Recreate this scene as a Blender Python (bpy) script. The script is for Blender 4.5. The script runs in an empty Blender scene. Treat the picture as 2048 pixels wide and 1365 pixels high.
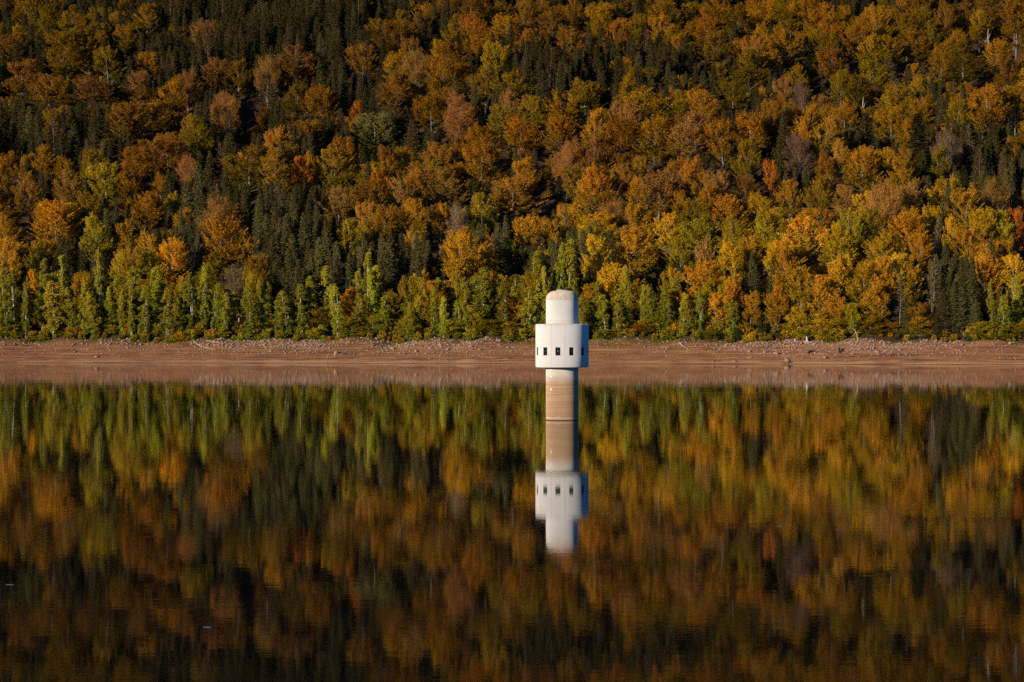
import bpy, bmesh, math, random
import numpy as np

R = math.radians
rng = np.random.default_rng(11)
random.seed(11)
sc = bpy.context.scene
C = sc.collection

# ------------------------------------------------------------------ camera
CAM_H = 11.35
FPX = 4836.0                 # focal length in pixels of the 2048 px wide photograph
HOR = 660.0                  # row of the horizon in the photograph
cam_d = bpy.data.cameras.new('camera')
cam_d.sensor_width = 36.0
cam_d.lens = 36.0 * FPX / 2048.0
cam_d.shift_y = -22.5 / 2048.0
cam_d.clip_start = 1.0
cam_d.clip_end = 6000.0
cam = bpy.data.objects.new('camera', cam_d)
C.objects.link(cam)
cam.location = (0, 0, CAM_H)
cam.rotation_euler = (R(90), 0, 0)
sc.camera = cam

# ------------------------------------------------------------------ world, sun, exposure
SUN_AZ = 44.0                # degrees to the left of straight behind the camera
SUN_EL = 12.0
w = bpy.data.worlds.new('World')
sc.world = w
w.use_nodes = True
nt = w.node_tree
bg = nt.nodes['Background']
sky = nt.nodes.new('ShaderNodeTexSky')
sky.sky_type = 'NISHITA'
sky.sun_disc = False
sky.sun_elevation = R(SUN_EL)
sky.sun_rotation = R(180 + SUN_AZ)
sky.altitude = 500
sky.air_density = 1.0
sky.dust_density = 0.0
sky.ozone_density = 10.0
nt.links.new(sky.outputs[0], bg.inputs['Color'])
bg.inputs['Strength'].default_value = 0.12

sun_d = bpy.data.lights.new('sun', 'SUN')
sun_d.energy = 5.0
sun_d.angle = R(0.53)
sun_d.color = (1.0, 0.86, 0.68)
sun = bpy.data.objects.new('sun', sun_d)
C.objects.link(sun)
sun.rotation_euler = (R(90 - SUN_EL), 0, R(-SUN_AZ))
sc.view_settings.view_transform = 'Standard'
sc.view_settings.look = 'None'
sc.view_settings.exposure = 0.22
sc.view_settings.gamma = 1.0
sc.cycles.max_bounces = 6
sc.cycles.diffuse_bounces = 3
sc.cycles.glossy_bounces = 3
sc.cycles.transmission_bounces = 3
sc.cycles.caustics_reflective = False
sc.cycles.caustics_refractive = False
sc.cycles.use_denoising = False
sc.cycles.denoiser = 'OPENIMAGEDENOISE'
sc.cycles.denoising_input_passes = 'RGB_ALBEDO_NORMAL'
sc.cycles.denoising_prefilter = 'ACCURATE'


# ------------------------------------------------------------------ helpers
def project(X, Y, Z):
    return 1024.0 + FPX * X / Y, HOR - FPX * (Z - CAM_H) / Y


def wave_noise(seed, n, wl, aniso=1.0):
    r = np.random.default_rng(seed)
    a = r.uniform(0, 2 * np.pi, n)
    k = 2 * np.pi / (wl * r.uniform(0.6, 1.7, n))
    p = r.uniform(0, 2 * np.pi, n)
    kx, ky = k * np.cos(a) / aniso, k * np.sin(a)

    def f(x, y):
        x = np.asarray(x, float)
        y = np.asarray(y, float)
        s = 0
        for i in range(n):
            s = s + np.sin(kx[i] * x + ky[i] * y + p[i])
        return s / math.sqrt(n)
    return f


hill_big = wave_noise(3, 5, 190.0)
hill_mid = wave_noise(5, 7, 60.0)
bank_lump = wave_noise(7, 9, 9.0)
bank_big = wave_noise(8, 7, 26.0)
bank_fine = wave_noise(9, 9, 2.4)
shore_wob = wave_noise(15, 5, 60.0)
edge_wob = wave_noise(17, 5, 35.0)


def shore_y(x):
    x = np.asarray(x, float)
    xc = np.clip(x, -400, 400)
    return 809.0 - 0.137 * xc + 0.9 * shore_wob(x, 0 * x)


BANK = 25.0


def terrain(x, y):
    x = np.asarray(x, float)
    y = np.asarray(y, float)
    u = y - shore_y(x)
    s = np.clip(u / BANK, 0, 1)
    bank = 7.3 * (0.82 * s + 0.18 * s * s)
    inb = np.clip(u / 4.0, 0, 1) * np.clip((BANK + 14 - u) / 12.0, 0, 1)
    bank = bank + inb * (0.22 * bank_lump(x, y) + 0.09 * bank_fine(x, y))
    # old water lines: small steps along the bank
    bank = bank + 0.07 * np.clip(u / 3.0, 0, 1) * np.clip((16 - u) / 6.0, 0, 1) * np.sin(u * 2.3 + 0.6 * shore_wob(x * 0.5, 0 * x))
    under = np.where(u < 0, np.maximum(u * 0.22, -18.0), 0.0)
    v = np.maximum(u - BANK, 0.0)
    up = 0.36 * np.minimum(v, 640) + 0.12 * np.clip(v - 640, 0, 500)
    ramp = np.clip(v / 120.0, 0, 1)
    und = 0.55 * bank_big(x, y) * np.clip((u - 12) / 10.0, 0, 1) * np.clip((70 - u) / 30.0, 0, 1) + ramp * (7.0 * hill_big(x, y) + 2.2 * hill_mid(x, y))
    return bank + under + up + und


def link(o, parent=None):
    C.objects.link(o)
    if parent is not None:
        o.parent = parent
    return o


def empty(name, loc=(0, 0, 0), rz=0.0):
    o = bpy.data.objects.new(name, None)
    o.location = loc
    o.rotation_euler = (0, 0, rz)
    o.empty_display_size = 0.5
    return link(o)


def tag(o, label=None, cat=None, group=None, kind=None):
    if label:
        o['label'] = label
    if cat:
        o['category'] = cat
    if group:
        o['group'] = group
    if kind:
        o['kind'] = kind
    return o


def mesh_np(name, verts, faces, mats=(), fmat=None, smooth=False, attrs=None):
    """verts (N,3); faces list of equal-size index arrays [(F,k), ...]."""
    me = bpy.data.meshes.new(name)
    verts = np.asarray(verts, np.float32)
    me.vertices.add(len(verts))
    me.vertices.foreach_set('co', verts.ravel())
    loops, starts, n = [], [], 0
    for f in faces:
        f = np.asarray(f, np.int32)
        if len(f) == 0:
            continue
        k = f.shape[1]
        loops.append(f.ravel())
        starts.append(n + np.arange(len(f), dtype=np.int32) * k)
        n += f.size
    loops = np.concatenate(loops)
    starts = np.concatenate(starts)
    me.loops.add(len(loops))
    me.loops.foreach_set('vertex_index', loops)
    me.polygons.add(len(starts))
    me.polygons.foreach_set('loop_start', starts)
    for m in mats:
        me.materials.append(m)
    if fmat is not None:
        me.polygons.foreach_set('material_index', np.asarray(fmat, np.int32))
    me.update(calc_edges=True)
    if smooth:
        me.polygons.foreach_set('use_smooth', np.ones(len(starts), bool))
    for k, a in (attrs or {}).items():
        at = me.attributes.new(k, 'FLOAT', 'POINT')
        at.data.foreach_set('value', np.asarray(a, np.float32))
    me.validate()
    return me


def obj(name, me, parent=None, loc=None):
    o = bpy.data.objects.new(name, me)
    if loc is not None:
        o.location = loc
    return link(o, parent)


class MB:
    """collects verts and faces for one mesh"""

    def __init__(self):
        self.v, self.f4, self.f3 = [], [], []
        self.n = 0

    def add(self, verts, quads=(), tris=()):
        verts = np.asarray(verts, float).reshape(-1, 3)
        if len(quads):
            self.f4.append(np.asarray(quads, int).reshape(-1, 4) + self.n)
        if len(tris):
            self.f3.append(np.asarray(tris, int).reshape(-1, 3) + self.n)
        self.v.append(verts)
        self.n += len(verts)

    def tube(self, pts, rad, sides=6, cap=True):
        pts = np.asarray(pts, float)
        rad = np.asarray(rad, float)
        n = len(pts)
        tan = np.gradient(pts, axis=0)
        tan /= np.linalg.norm(tan, axis=1, keepdims=True) + 1e-9
        ref = np.array([1.0, 0.13, 0.07])
        if abs(tan[0] @ ref) > 0.85:
            ref = np.array([0.1, 1.0, 0.2])
        a = np.cross(tan, ref)
        a /= np.linalg.norm(a, axis=1, keepdims=True)
        b = np.cross(tan, a)
        th = np.arange(sides) * 2 * np.pi / sides
        ring = (a[:, None, :] * np.cos(th)[None, :, None] + b[:, None, :] * np.sin(th)[None, :, None]) * rad[:, None, None]
        v = (pts[:, None, :] + ring).reshape(-1, 3)
        i = np.arange(n - 1)[:, None] * sides
        j = np.arange(sides)[None, :]
        j2 = (j + 1) % sides
        q = np.stack([i + j, i + j2, i + sides + j2, i + sides + j], -1).reshape(-1, 4)
        t = []
        if cap:
            v = np.vstack([v, pts[:1], pts[-1:]])
            c0, c1 = n * sides, n * sides + 1
            for k in range(sides):
                k2 = (k + 1) % sides
                t.append((c0, k2, k))
                t.append((c1, (n - 1) * sides + k, (n - 1) * sides + k2))
        self.add(v, q, t)

    def box(self, c, s, rz=0.0):
        c = np.asarray(c, float)
        hx, hy, hz = np.asarray(s, float) / 2
        p = np.array([(x, y, z) for z in (-hz, hz) for y in (-hy, hy) for x in (-hx, hx)])
        cs, sn = math.cos(rz), math.sin(rz)
        p = np.stack([p[:, 0] * cs - p[:, 1] * sn, p[:, 0] * sn + p[:, 1] * cs, p[:, 2]], 1) + c
        self.add(p, [(0, 2, 3, 1), (4, 5, 7, 6), (0, 1, 5, 4), (2, 6, 7, 3), (0, 4, 6, 2), (1, 3, 7, 5)])

    def lathe(self, prof, sides=96):
        """prof: list of (r, z), bottom to top outside; r==0 closes"""
        th = np.arange(sides) * 2 * np.pi / sides
        rings = []
        base = self.n
        v, idx = [], []
        n = 0
        for r, z in prof:
            if r < 1e-6:
                v.append(np.array([[0, 0, z]]))
                idx.append((n, 1))
                n += 1
            else:
                v.append(np.stack([r * np.cos(th), r * np.sin(th), np.full(sides, z)], 1))
                idx.append((n, sides))
                n += sides
        q, t = [], []
        for (a, na), (b, nb) in zip(idx[:-1], idx[1:]):
            for k in range(sides):
                k2 = (k + 1) % sides
                if na > 1 and nb > 1:
                    q.append((a + k, a + k2, b + k2, b + k))
                elif na == 1 and nb > 1:
                    t.append((a, b + k2, b + k))
                elif nb == 1 and na > 1:
                    t.append((a + k, a + k2, b))
        self.add(np.vstack(v), q, t)

    def mesh(self, name, mats=(), smooth=False, attrs=None):
        return mesh_np(name, np.vstack(self.v), [np.vstack(x) for x in (self.f4, self.f3) if x], mats, None, smooth, attrs)


def sharpen(me, deg=40):
    bm = bmesh.new()
    bm.from_mesh(me)
    for e in bm.edges:
        if len(e.link_faces) == 2:
            e.smooth = e.calc_face_angle(0) < R(deg)
    for f in bm.faces:
        f.smooth = True
    bm.to_mesh(me)
    bm.free()


# ------------------------------------------------------------------ materials
class Mat:
    def __init__(self, name):
        self.m = bpy.data.materials.new(name)
        self.m.use_nodes = True
        self.t = self.m.node_tree
        self.t.nodes.clear()
        self.out = self.t.nodes.new('ShaderNodeOutputMaterial')

    def n(self, typ, **kw):
        nd = self.t.nodes.new(typ)
        for k, v in kw.items():
            setattr(nd, k, v)
        return nd

    def l(self, a, b):
        self.t.links.new(a, b)

    def noise(self, vec, scale, detail=4, rough=0.55):
        nd = self.n('ShaderNodeTexNoise')
        nd.inputs['Scale'].default_value = scale
        nd.inputs['Detail'].default_value = detail
        nd.inputs['Roughness'].default_value = rough
        if vec is not None:
            self.l(vec, nd.inputs['Vector'])
        return nd.outputs['Fac']

    def mapping(self, vec, scale):
        nd = self.n('ShaderNodeMapping')
        nd.inputs['Scale'].default_value = scale
        self.l(vec, nd.inputs['Vector'])
        return nd.outputs[0]

    def ramp(self, fac, stops):
        nd = self.n('ShaderNodeValToRGB')
        el = nd.color_ramp.elements
        while len(el) > 1:
            el.remove(el[-1])
        for i, (p, c) in enumerate(stops):
            e = el[0] if i == 0 else el.new(p)
            e.position = p
            if not isinstance(c, (tuple, list)):
                c = (c, c, c)
            e.color = (*c, 1)
        self.l(fac, nd.inputs[0])
        return nd.outputs[0]

    def mix(self, fac, a, b, blend='MIX'):
        nd = self.n('ShaderNodeMix', data_type='RGBA', blend_type=blend)
        for s, v in ((nd.inputs[0], fac), (nd.inputs[6], a), (nd.inputs[7], b)):
            if isinstance(v, (int, float)):
                s.default_value = v
            elif isinstance(v, (tuple, list)):
                s.default_value = (*v, 1)
            else:
                self.l(v, s)
        return nd.outputs[2]

    def math(self, op, a, b=0.0, c=None, clamp=False):
        nd = self.n('ShaderNodeMath', operation=op, use_clamp=clamp)
        for s, v in zip(nd.inputs, (a, b, c)):
            if v is None:
                continue
            if isinstance(v, (int, float)):
                s.default_value = v
            else:
                self.l(v, s)
        return nd.outputs[0]

    def maprange(self, v, a, b, c=0.0, d=1.0):
        nd = self.n('ShaderNodeMapRange')
        self.l(v, nd.inputs[0])
        for i, x in enumerate((a, b, c, d)):
            nd.inputs[i + 1].default_value = x
        return nd.outputs[0]

    def bump(self, h, strength=0.5, dist=0.1):
        nd = self.n('ShaderNodeBump')
        nd.inputs['Strength'].default_value = strength
        nd.inputs['Distance'].default_value = dist
        self.l(h, nd.inputs['Height'])
        return nd.outputs[0]

    def principled(self, col, rough=0.8, spec=0.3, normal=None, diff_rough=0.0, **kw):
        p = self.n('ShaderNodeBsdfPrincipled')
        for s, v in ((p.inputs['Base Color'], col), (p.inputs['Roughness'], rough)):
            if isinstance(v, (int, float)):
                s.default_value = v
            elif isinstance(v, (tuple, list)):
                s.default_value = (*v, 1)
            else:
                self.l(v, s)
        p.inputs['Specular IOR Level'].default_value = spec
        p.inputs['Diffuse Roughness'].default_value = diff_rough
        for k, v in kw.items():
            p.inputs[k].default_value = v
        if normal is not None:
            self.l(normal, p.inputs['Normal'])
        self.l(p.outputs[0], self.out.inputs[0])
        return p


def simple(name, col, rough=0.8, spec=0.3, var=0.25, scale=3.0, **kw):
    M = Mat(name)
    tc = M.n('ShaderNodeTexCoord').outputs['Object']
    f = M.noise(tc, scale)
    lo = tuple(c * (1 - var) for c in col)
    hi = tuple(min(1, c * (1 + var)) for c in col)
    M.principled(M.ramp(f, [(0.3, lo), (0.7, hi)]), rough, spec, **kw)
    return M.m


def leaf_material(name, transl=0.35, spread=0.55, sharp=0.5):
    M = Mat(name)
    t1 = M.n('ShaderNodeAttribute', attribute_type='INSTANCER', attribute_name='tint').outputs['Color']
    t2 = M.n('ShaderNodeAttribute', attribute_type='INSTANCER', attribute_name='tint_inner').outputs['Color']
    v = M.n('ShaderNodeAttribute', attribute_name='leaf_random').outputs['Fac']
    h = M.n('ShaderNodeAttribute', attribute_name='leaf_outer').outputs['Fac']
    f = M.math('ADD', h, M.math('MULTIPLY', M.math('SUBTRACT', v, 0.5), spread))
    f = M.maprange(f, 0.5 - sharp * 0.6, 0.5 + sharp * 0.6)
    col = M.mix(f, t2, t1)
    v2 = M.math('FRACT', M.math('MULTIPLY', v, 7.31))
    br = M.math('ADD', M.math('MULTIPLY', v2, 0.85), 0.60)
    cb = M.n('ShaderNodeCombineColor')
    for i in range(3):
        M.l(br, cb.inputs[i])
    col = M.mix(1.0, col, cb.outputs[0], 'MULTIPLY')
    d = M.n('ShaderNodeBsdfDiffuse')
    M.l(col, d.inputs[0])
    tr = M.n('ShaderNodeBsdfTranslucent')
    M.l(col, tr.inputs[0])
    mx = M.n('ShaderNodeMixShader')
    mx.inputs[0].default_value = transl
    M.l(d.outputs[0], mx.inputs[1])
    M.l(tr.outputs[0], mx.inputs[2])
    M.l(mx.outputs[0], M.out.inputs[0])
    return M.m


def bark_material(name, lo, hi, dark=None):
    M = Mat(name)
    tc = M.n('ShaderNodeTexCoord').outputs['Object']
    f = M.noise(M.mapping(tc, (4, 4, 0.7)), 1.5, 5, 0.65)
    col = M.ramp(f, [(0.3, lo), (0.7, hi)])
    if dark:
        k = M.noise(M.mapping(tc, (1.2, 1.2, 5.0)), 1.3, 3, 0.6)
        col = M.mix(M.ramp(k, [(0.56, 0.0), (0.62, 1.0)]), col, dark)
    M.principled(col, 0.85, 0.2)
    return M.m


MAT = {}
MAT['leaf'] = leaf_material('leaf', 0.25)
MAT['needle'] = leaf_material('needle', 0.12, 0.7, 0.6)
MAT['bark'] = bark_material('beech_bark', (0.10, 0.08, 0.06), (0.24, 0.20, 0.155))
MAT['spruce_bark'] = bark_material('spruce_bark', (0.12, 0.085, 0.06), (0.26, 0.19, 0.14))
MAT['birch_bark'] = bark_material('birch_bark', (0.55, 0.52, 0.47), (0.80, 0.77, 0.71), (0.06, 0.05, 0.045))
MAT['dead_wood'] = bark_material('dead_wood', (0.34, 0.28, 0.22), (0.62, 0.54, 0.45))
MAT['root'] = bark_material('root_wood', (0.10, 0.07, 0.055), (0.24, 0.17, 0.13))

# bank and forest floor: one sheet, coloured by height above the water
M = Mat('ground')
geo = M.n('ShaderNodeNewGeometry').outputs['Position']
sep = M.n('ShaderNodeSeparateXYZ')
M.l(geo, sep.inputs[0])
z = sep.outputs[2]
ub = M.n('ShaderNodeAttribute', attribute_name='above_shore').outputs['Fac']
strand = M.noise(M.mapping(geo, (0.02, 0.55, 2.4)), 1.0, 5, 0.6)
patch = M.noise(M.mapping(geo, (0.05, 0.14, 0.1)), 1.0, 4, 0.6)
grit = M.noise(geo, 2.6, 5, 0.75)
mud = M.ramp(strand, [(0.36, (0.095, 0.039, 0.016)), (0.45, (0.235, 0.100, 0.040)), (0.55, (0.305, 0.137, 0.055)), (0.66, (0.45, 0.235, 0.098))])
mud = M.mix(M.maprange(patch, 0.42, 0.75, 0.0, 0.7), mud, (0.275, 0.121, 0.050))
mud = M.mix(M.maprange(grit, 0.48, 0.75, 0, 0.6), mud, (0.15, 0.070, 0.038))
silt = M.mix(M.maprange(grit, 0.3, 0.7), (0.50, 0.29, 0.135), (0.40, 0.21, 0.10))
beach = M.maprange(ub, 1.2, 5.5, 1.0, 0.0)
beach = M.math('MULTIPLY', beach, M.maprange(M.noise(M.mapping(geo, (0.025, 0.35, 0.35)), 1.0, 4, 0.6), 0.36, 0.55))
col = M.mix(beach, mud, silt)
wet = M.maprange(M.math('ADD', z, M.math('MULTIPLY', strand, 0.12)), 0.11, 0.20, 1.0, 0.0)
col = M.mix(wet, col, (0.055, 0.028, 0.02))
litter = M.mix(M.maprange(M.noise(geo, 0.9, 5, 0.7), 0.35, 0.65), (0.035, 0.020, 0.011), (0.09, 0.046, 0.02))
col = M.mix(M.maprange(M.math('ADD', ub, M.math('MULTIPLY', M.noise(M.mapping(geo, (0.09, 0.09, 0.09)), 1.0, 5, 0.65), 11.0)), BANK + 3.5, BANK + 6.5), col, litter)
M.principled(col, 0.95, 0.15, M.bump(M.math('ADD', grit, M.math('MULTIPLY', strand, 0.5)), 1.0, 0.45), 0.6)
MAT['ground'] = M.m

M = Mat('rock')
oi = M.n('ShaderNodeObjectInfo').outputs['Random']
geo = M.n('ShaderNodeNewGeometry').outputs['Position']
f = M.noise(geo, 1.6, 5, 0.65)
f2 = M.noise(geo, 0.9, 1, 0.5)
col = M.ramp(f, [(0.3, (0.19, 0.105, 0.07)), (0.7, (0.42, 0.28, 0.195))])
col = M.mix(M.maprange(f2, 0.45, 0.62), col, (0.30, 0.215, 0.16))
M.principled(col, 0.9, 0.2, M.bump(f, 0.6, 0.1))
MAT['rock'] = M.m

# water: still, dark, with a faint swell and wind-brushed patches
M = Mat('water')
geo = M.n('ShaderNodeNewGeometry').outputs['Position']
swell = M.noise(M.mapping(geo, (0.10, 0.16, 1)), 1.0, 2, 0.5)
rip = M.noise(M.mapping(geo, (0.55, 0.95, 1)), 1.0, 3, 0.6)
fine = M.noise(M.mapping(geo, (1.8, 3.2, 1)), 1.0, 2, 0.5)
brush = M.maprange(M.noise(M.mapping(geo, (0.012, 0.05, 1)), 1.0, 3, 0.6), 0.42, 0.68)
streaks = M.maprange(M.noise(M.mapping(geo, (0.006, 0.16, 1)), 1.0, 4, 0.65), 0.60, 0.72)
brush = M.math('ADD', brush, M.math('MULTIPLY', streaks, 1.6))
h = M.math('ADD', M.math('MULTIPLY', swell, 0.0022), M.math('MULTIPLY', rip, 0.0013))
h = M.math('ADD', h, M.math('MULTIPLY', M.math('MULTIPLY', fine, 0.0011), M.math('ADD', brush, 0.25)))
bp = M.n('ShaderNodeBump')
bp.inputs['Strength'].default_value = 1.0
bp.inputs['Distance'].default_value = 1.0
M.l(h, bp.inputs['Height'])
p = M.principled((0.004, 0.0045, 0.004), 0.045, 0.5, bp.outputs[0])
p.inputs['IOR'].default_value = 1.27
M.l(M.math('ADD', M.math('MULTIPLY', brush, 0.009), 0.022), p.inputs['Roughness'])
MAT['water'] = M.m

# tower materials
M = Mat('tower_paint')
tc = M.n('ShaderNodeTexCoord').outputs['Object']
f = M.noise(tc, 0.8, 5, 0.6)
streak = M.noise(M.mapping(tc, (3.0, 3.0, 0.16)), 1.0, 4, 0.6)
sep = M.n('ShaderNodeSeparateXYZ')
M.l(tc, sep.inputs[0])
col = M.ramp(f, [(0.3, (0.60, 0.575, 0.53)), (0.7, (0.66, 0.64, 0.60))])
col = M.mix(M.maprange(streak, 0.60, 0.80, 0.0, 0.03), col, (0.52, 0.44, 0.35))
# dirt settled on the top edge of the drum
edge = M.math('MULTIPLY', M.maprange(sep.outputs[2], 11.72, 12.06), M.maprange(M.noise(tc, 2.2, 4, 0.7), 0.40, 0.66, 0.0, 0.7))
edge = M.math('MULTIPLY', edge, M.maprange(sep.outputs[2], 12.14, 12.2, 1.0, 0.0))
col = M.mix(edge, col, (0.40, 0.29, 0.20))
M.principled(col, 0.75, 0.25, M.bump(f, 0.15, 0.05), 1.0)
MAT['paint'] = M.m

M = Mat('dome_paint')
tc = M.n('ShaderNodeTexCoord').outputs['Object']
sep = M.n('ShaderNodeSeparateXYZ')
M.l(tc, sep.inputs[0])
f = M.noise(tc, 0.8, 5, 0.6)
col = M.ramp(f, [(0.3, (0.60, 0.575, 0.53)), (0.7, (0.66, 0.64, 0.60))])
line = M.math('MULTIPLY', M.maprange(sep.outputs[2], 12.35, 12.42), M.maprange(sep.outputs[2], 12.46, 12.54, 1.0, 0.0))
col = M.mix(M.math('MULTIPLY', line, 0.35), col, (0.45, 0.36, 0.28))
foot = M.math('MULTIPLY', M.maprange(sep.outputs[2], 12.06, 12.35, 1.0, 0.0), M.maprange(M.noise(M.mapping(tc, (2, 2, .6)), 1.2, 4, .6), 0.35, 0.65, 0.0, 0.6))
col = M.mix(foot, col, (0.50, 0.38, 0.26))
cap = M.maprange(sep.outputs[2], 15.02, 15.06)
moss = M.noise(M.mapping(tc, (1.6, 1.6, 0.5)), 1.6, 6, 0.7)
capcol = M.ramp(moss, [(0.36, (0.60, 0.54, 0.46)), (0.52, (0.54, 0.455, 0.36)), (0.72, (0.42, 0.31, 0.22))])
top = M.maprange(sep.outputs[2], 15.75, 16.2)
capcol = M.mix(M.math('MULTIPLY', top, 0.55), capcol, (0.45, 0.28, 0.13))
col = M.mix(cap, col, capcol)
M.principled(col, 0.8, 0.25, M.bump(f, 0.15, 0.05), 1.0)
MAT['dome'] = M.m

M = Mat('shaft_concrete')
tc = M.n('ShaderNodeTexCoord').outputs['Object']
sep = M.n('ShaderNodeSeparateXYZ')
M.l(tc, sep.inputs[0])
zz = M.math('ADD', sep.outputs[2], M.math('MULTIPLY', M.math('SUBTRACT', M.noise(tc, 0.9, 3, 0.6), 0.5), 0.5))
bands = M.noise(M.mapping(tc, (0.05, 0.05, 3.2)), 1.0, 5, 0.7)
blot = M.noise(M.mapping(tc, (0.9, 0.9, 1.8)), 1.0, 5, 0.65)
tan_ = M.ramp(bands, [(0.36, (0.31, 0.180, 0.090)), (0.5, (0.44, 0.285, 0.165)), (0.63, (0.54, 0.385, 0.245))])
tan_ = M.mix(M.maprange(blot, 0.4, 0.68, 0.0, 0.55), tan_, (0.37, 0.225, 0.122))
low = M.maprange(zz, 0.4, 3.4, 0.6, 0.0)
tan_ = M.mix(low, tan_, (0.34, 0.195, 0.10))
white = M.ramp(blot, [(0.3, (0.55, 0.49, 0.41)), (0.7, (0.63, 0.59, 0.52))])
col = M.mix(M.maprange(zz, 4.6, 5.9), tan_, white)
joint = M.math('ABSOLUTE', M.math('SUBTRACT', M.math('FRACT', M.math('MULTIPLY', sep.outputs[2], 0.62)), 0.5))
col = M.mix(M.maprange(joint, 0.47, 0.5, 0.0, 0.10), col, (0.25, 0.16, 0.10))
pale = M.math('MULTIPLY', M.maprange(sep.outputs[2], 0.12, 0.24), M.maprange(zz, 0.3, 0.5, 1.0, 0.0))
col = M.mix(M.math('MULTIPLY', pale, 0.6), col, (0.54, 0.44, 0.34))
col = M.mix(M.maprange(M.math('ADD', sep.outputs[2], M.math('MULTIPLY', M.noise(tc, 3.0, 2, 0.5), 0.05)), 0.07, 0.12, 1.0, 0.0), col, (0.07, 0.04, 0.025))
M.principled(col, 0.85, 0.2, M.bump(M.math('ADD', bands, blot), 0.3, 0.05), 1.0)
MAT['shaft'] = M.m

MAT['joint'] = simple('joint_grey', (0.16, 0.14, 0.12), 0.9, 0.2)  # plain dark grey-brown for joints
MAT['interior'] = simple('dark_interior', (0.02, 0.018, 0.016), 0.9, 0.1)
MAT['frame'] = simple('window_frame_metal', (0.055, 0.04, 0.035), 0.5, 0.4)
MAT['roof'] = simple('roof_concrete', (0.50, 0.44, 0.37), 0.85, 0.2, 0.2, 1.5)
MAT['steel'] = simple('steel', (0.30, 0.29, 0.28), 0.45, 0.5, Metallic=0.7)
MAT['plate'] = simple('white_plate', (0.74, 0.72, 0.69), 0.5, 0.4, 0.04)
MAT['glass'] = simple('window_glass', (0.012, 0.013, 0.015), 0.06, 0.5, 0.1)
MAT['sky_glint'] = simple('ripple_glint', (0.06, 0.07, 0.10), 1.0, 0.0, 0.3, 6.0)  # bluish colour painted for the sky's reflection in small ripples

# ------------------------------------------------------------------ terrain sheet
xs = np.concatenate([np.linspace(-2600, -520, 27)[:-1], np.linspace(-520, -215, 45)[:-1], np.linspace(-215, 215, 330), np.linspace(215, 520, 45)[1:], np.linspace(520, 2600, 27)[1:]])
us = np.concatenate([[-900, -300, -120, -60, -30, -14, -7, -4, -2.5, -1.6, -1.0, -0.5], np.arange(0, 34, 0.5), np.arange(34, 60, 2), np.arange(60, 760, 7), [800, 900, 1100, 1500, 2200]])
GX, GU = np.meshgrid(xs, us)
GY = GU + shore_y(GX)
GZ = terrain(GX, GY)
nx, nu = len(xs), len(us)
ii = (np.arange(nu - 1)[:, None] * nx + np.arange(nx - 1)[None, :]).ravel()
me = mesh_np('hillside', np.stack([GX.ravel(), GY.ravel(), GZ.ravel()], 1), [np.stack([ii, ii + 1, ii + nx + 1, ii + nx], 1)], [MAT['ground']], None, True, {'above_shore': GU.ravel()})
tag(obj('hillside_ground', me), 'reddish mud bank rising into the wooded hillside', None, None, 'structure')

# ------------------------------------------------------------------ water
me = mesh_np('water', [(-2600, -500, 0), (2600, -500, 0), (2600, 1300, 0), (-2600, 1300, 0)], [[(0, 1, 2, 3)]], [MAT['water']])
tag(obj('water', me), 'still dark reservoir water mirroring the autumn wood', None, None, 'structure')

# ------------------------------------------------------------------ intake tower
TX, TY = 6.30, 304.0
tower = empty('intake_tower', (TX, TY, 0))
tag(tower, 'white round concrete intake tower with windowed drum and dome, standing in the water', 'tower')
RC, RS, RT = 3.34, 2.045, 2.035
Z0, Z1 = 6.63, 12.06

mb = MB()
mb.lathe([(0, -9), (RS, -9), (RS, 2.0), (RS, 4.0), (RS, Z0 + 0.3), (0, Z0 + 0.3)], 96)
me = mb.mesh('shaft', [MAT['shaft']])
sharpen(me)
obj('shaft', me, tower)

mb = MB()
mb.lathe([(0, Z0 + 0.10), (RC - 0.42, Z0 + 0.10), (RC - 0.42, Z1 - 0.14), (0, Z1 - 0.14)], 96)
me = mb.mesh('inner_room', [MAT['interior']])  # solid core, the unlit room's darkness put into its near-black colour
sharpen(me)
obj('dark_core', me, tower)
mb = MB()      # floor slab and roof slab of the drum
mb.lathe([(RS + 0.003, Z0 + 0.004), (RC - 0.14, Z0 + 0.004), (RC - 0.16, Z0 + 0.14), (RS + 0.003, Z0 + 0.14)], 96)
me = mb.mesh('floor_slab', [MAT['paint']])
sharpen(me)
obj('floor_slab', me, tower)
mb = MB()
mb.lathe([(RT - 0.05, Z1 - 0.16), (RC - 0.15, Z1 - 0.16), (RC - 0.15, Z1 - 0.012), (RT - 0.05, Z1 + 0.05)], 96)
me = mb.mesh('roof_slab', [MAT['roof']])
sharpen(me)
obj('roof_slab', me, tower)

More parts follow.
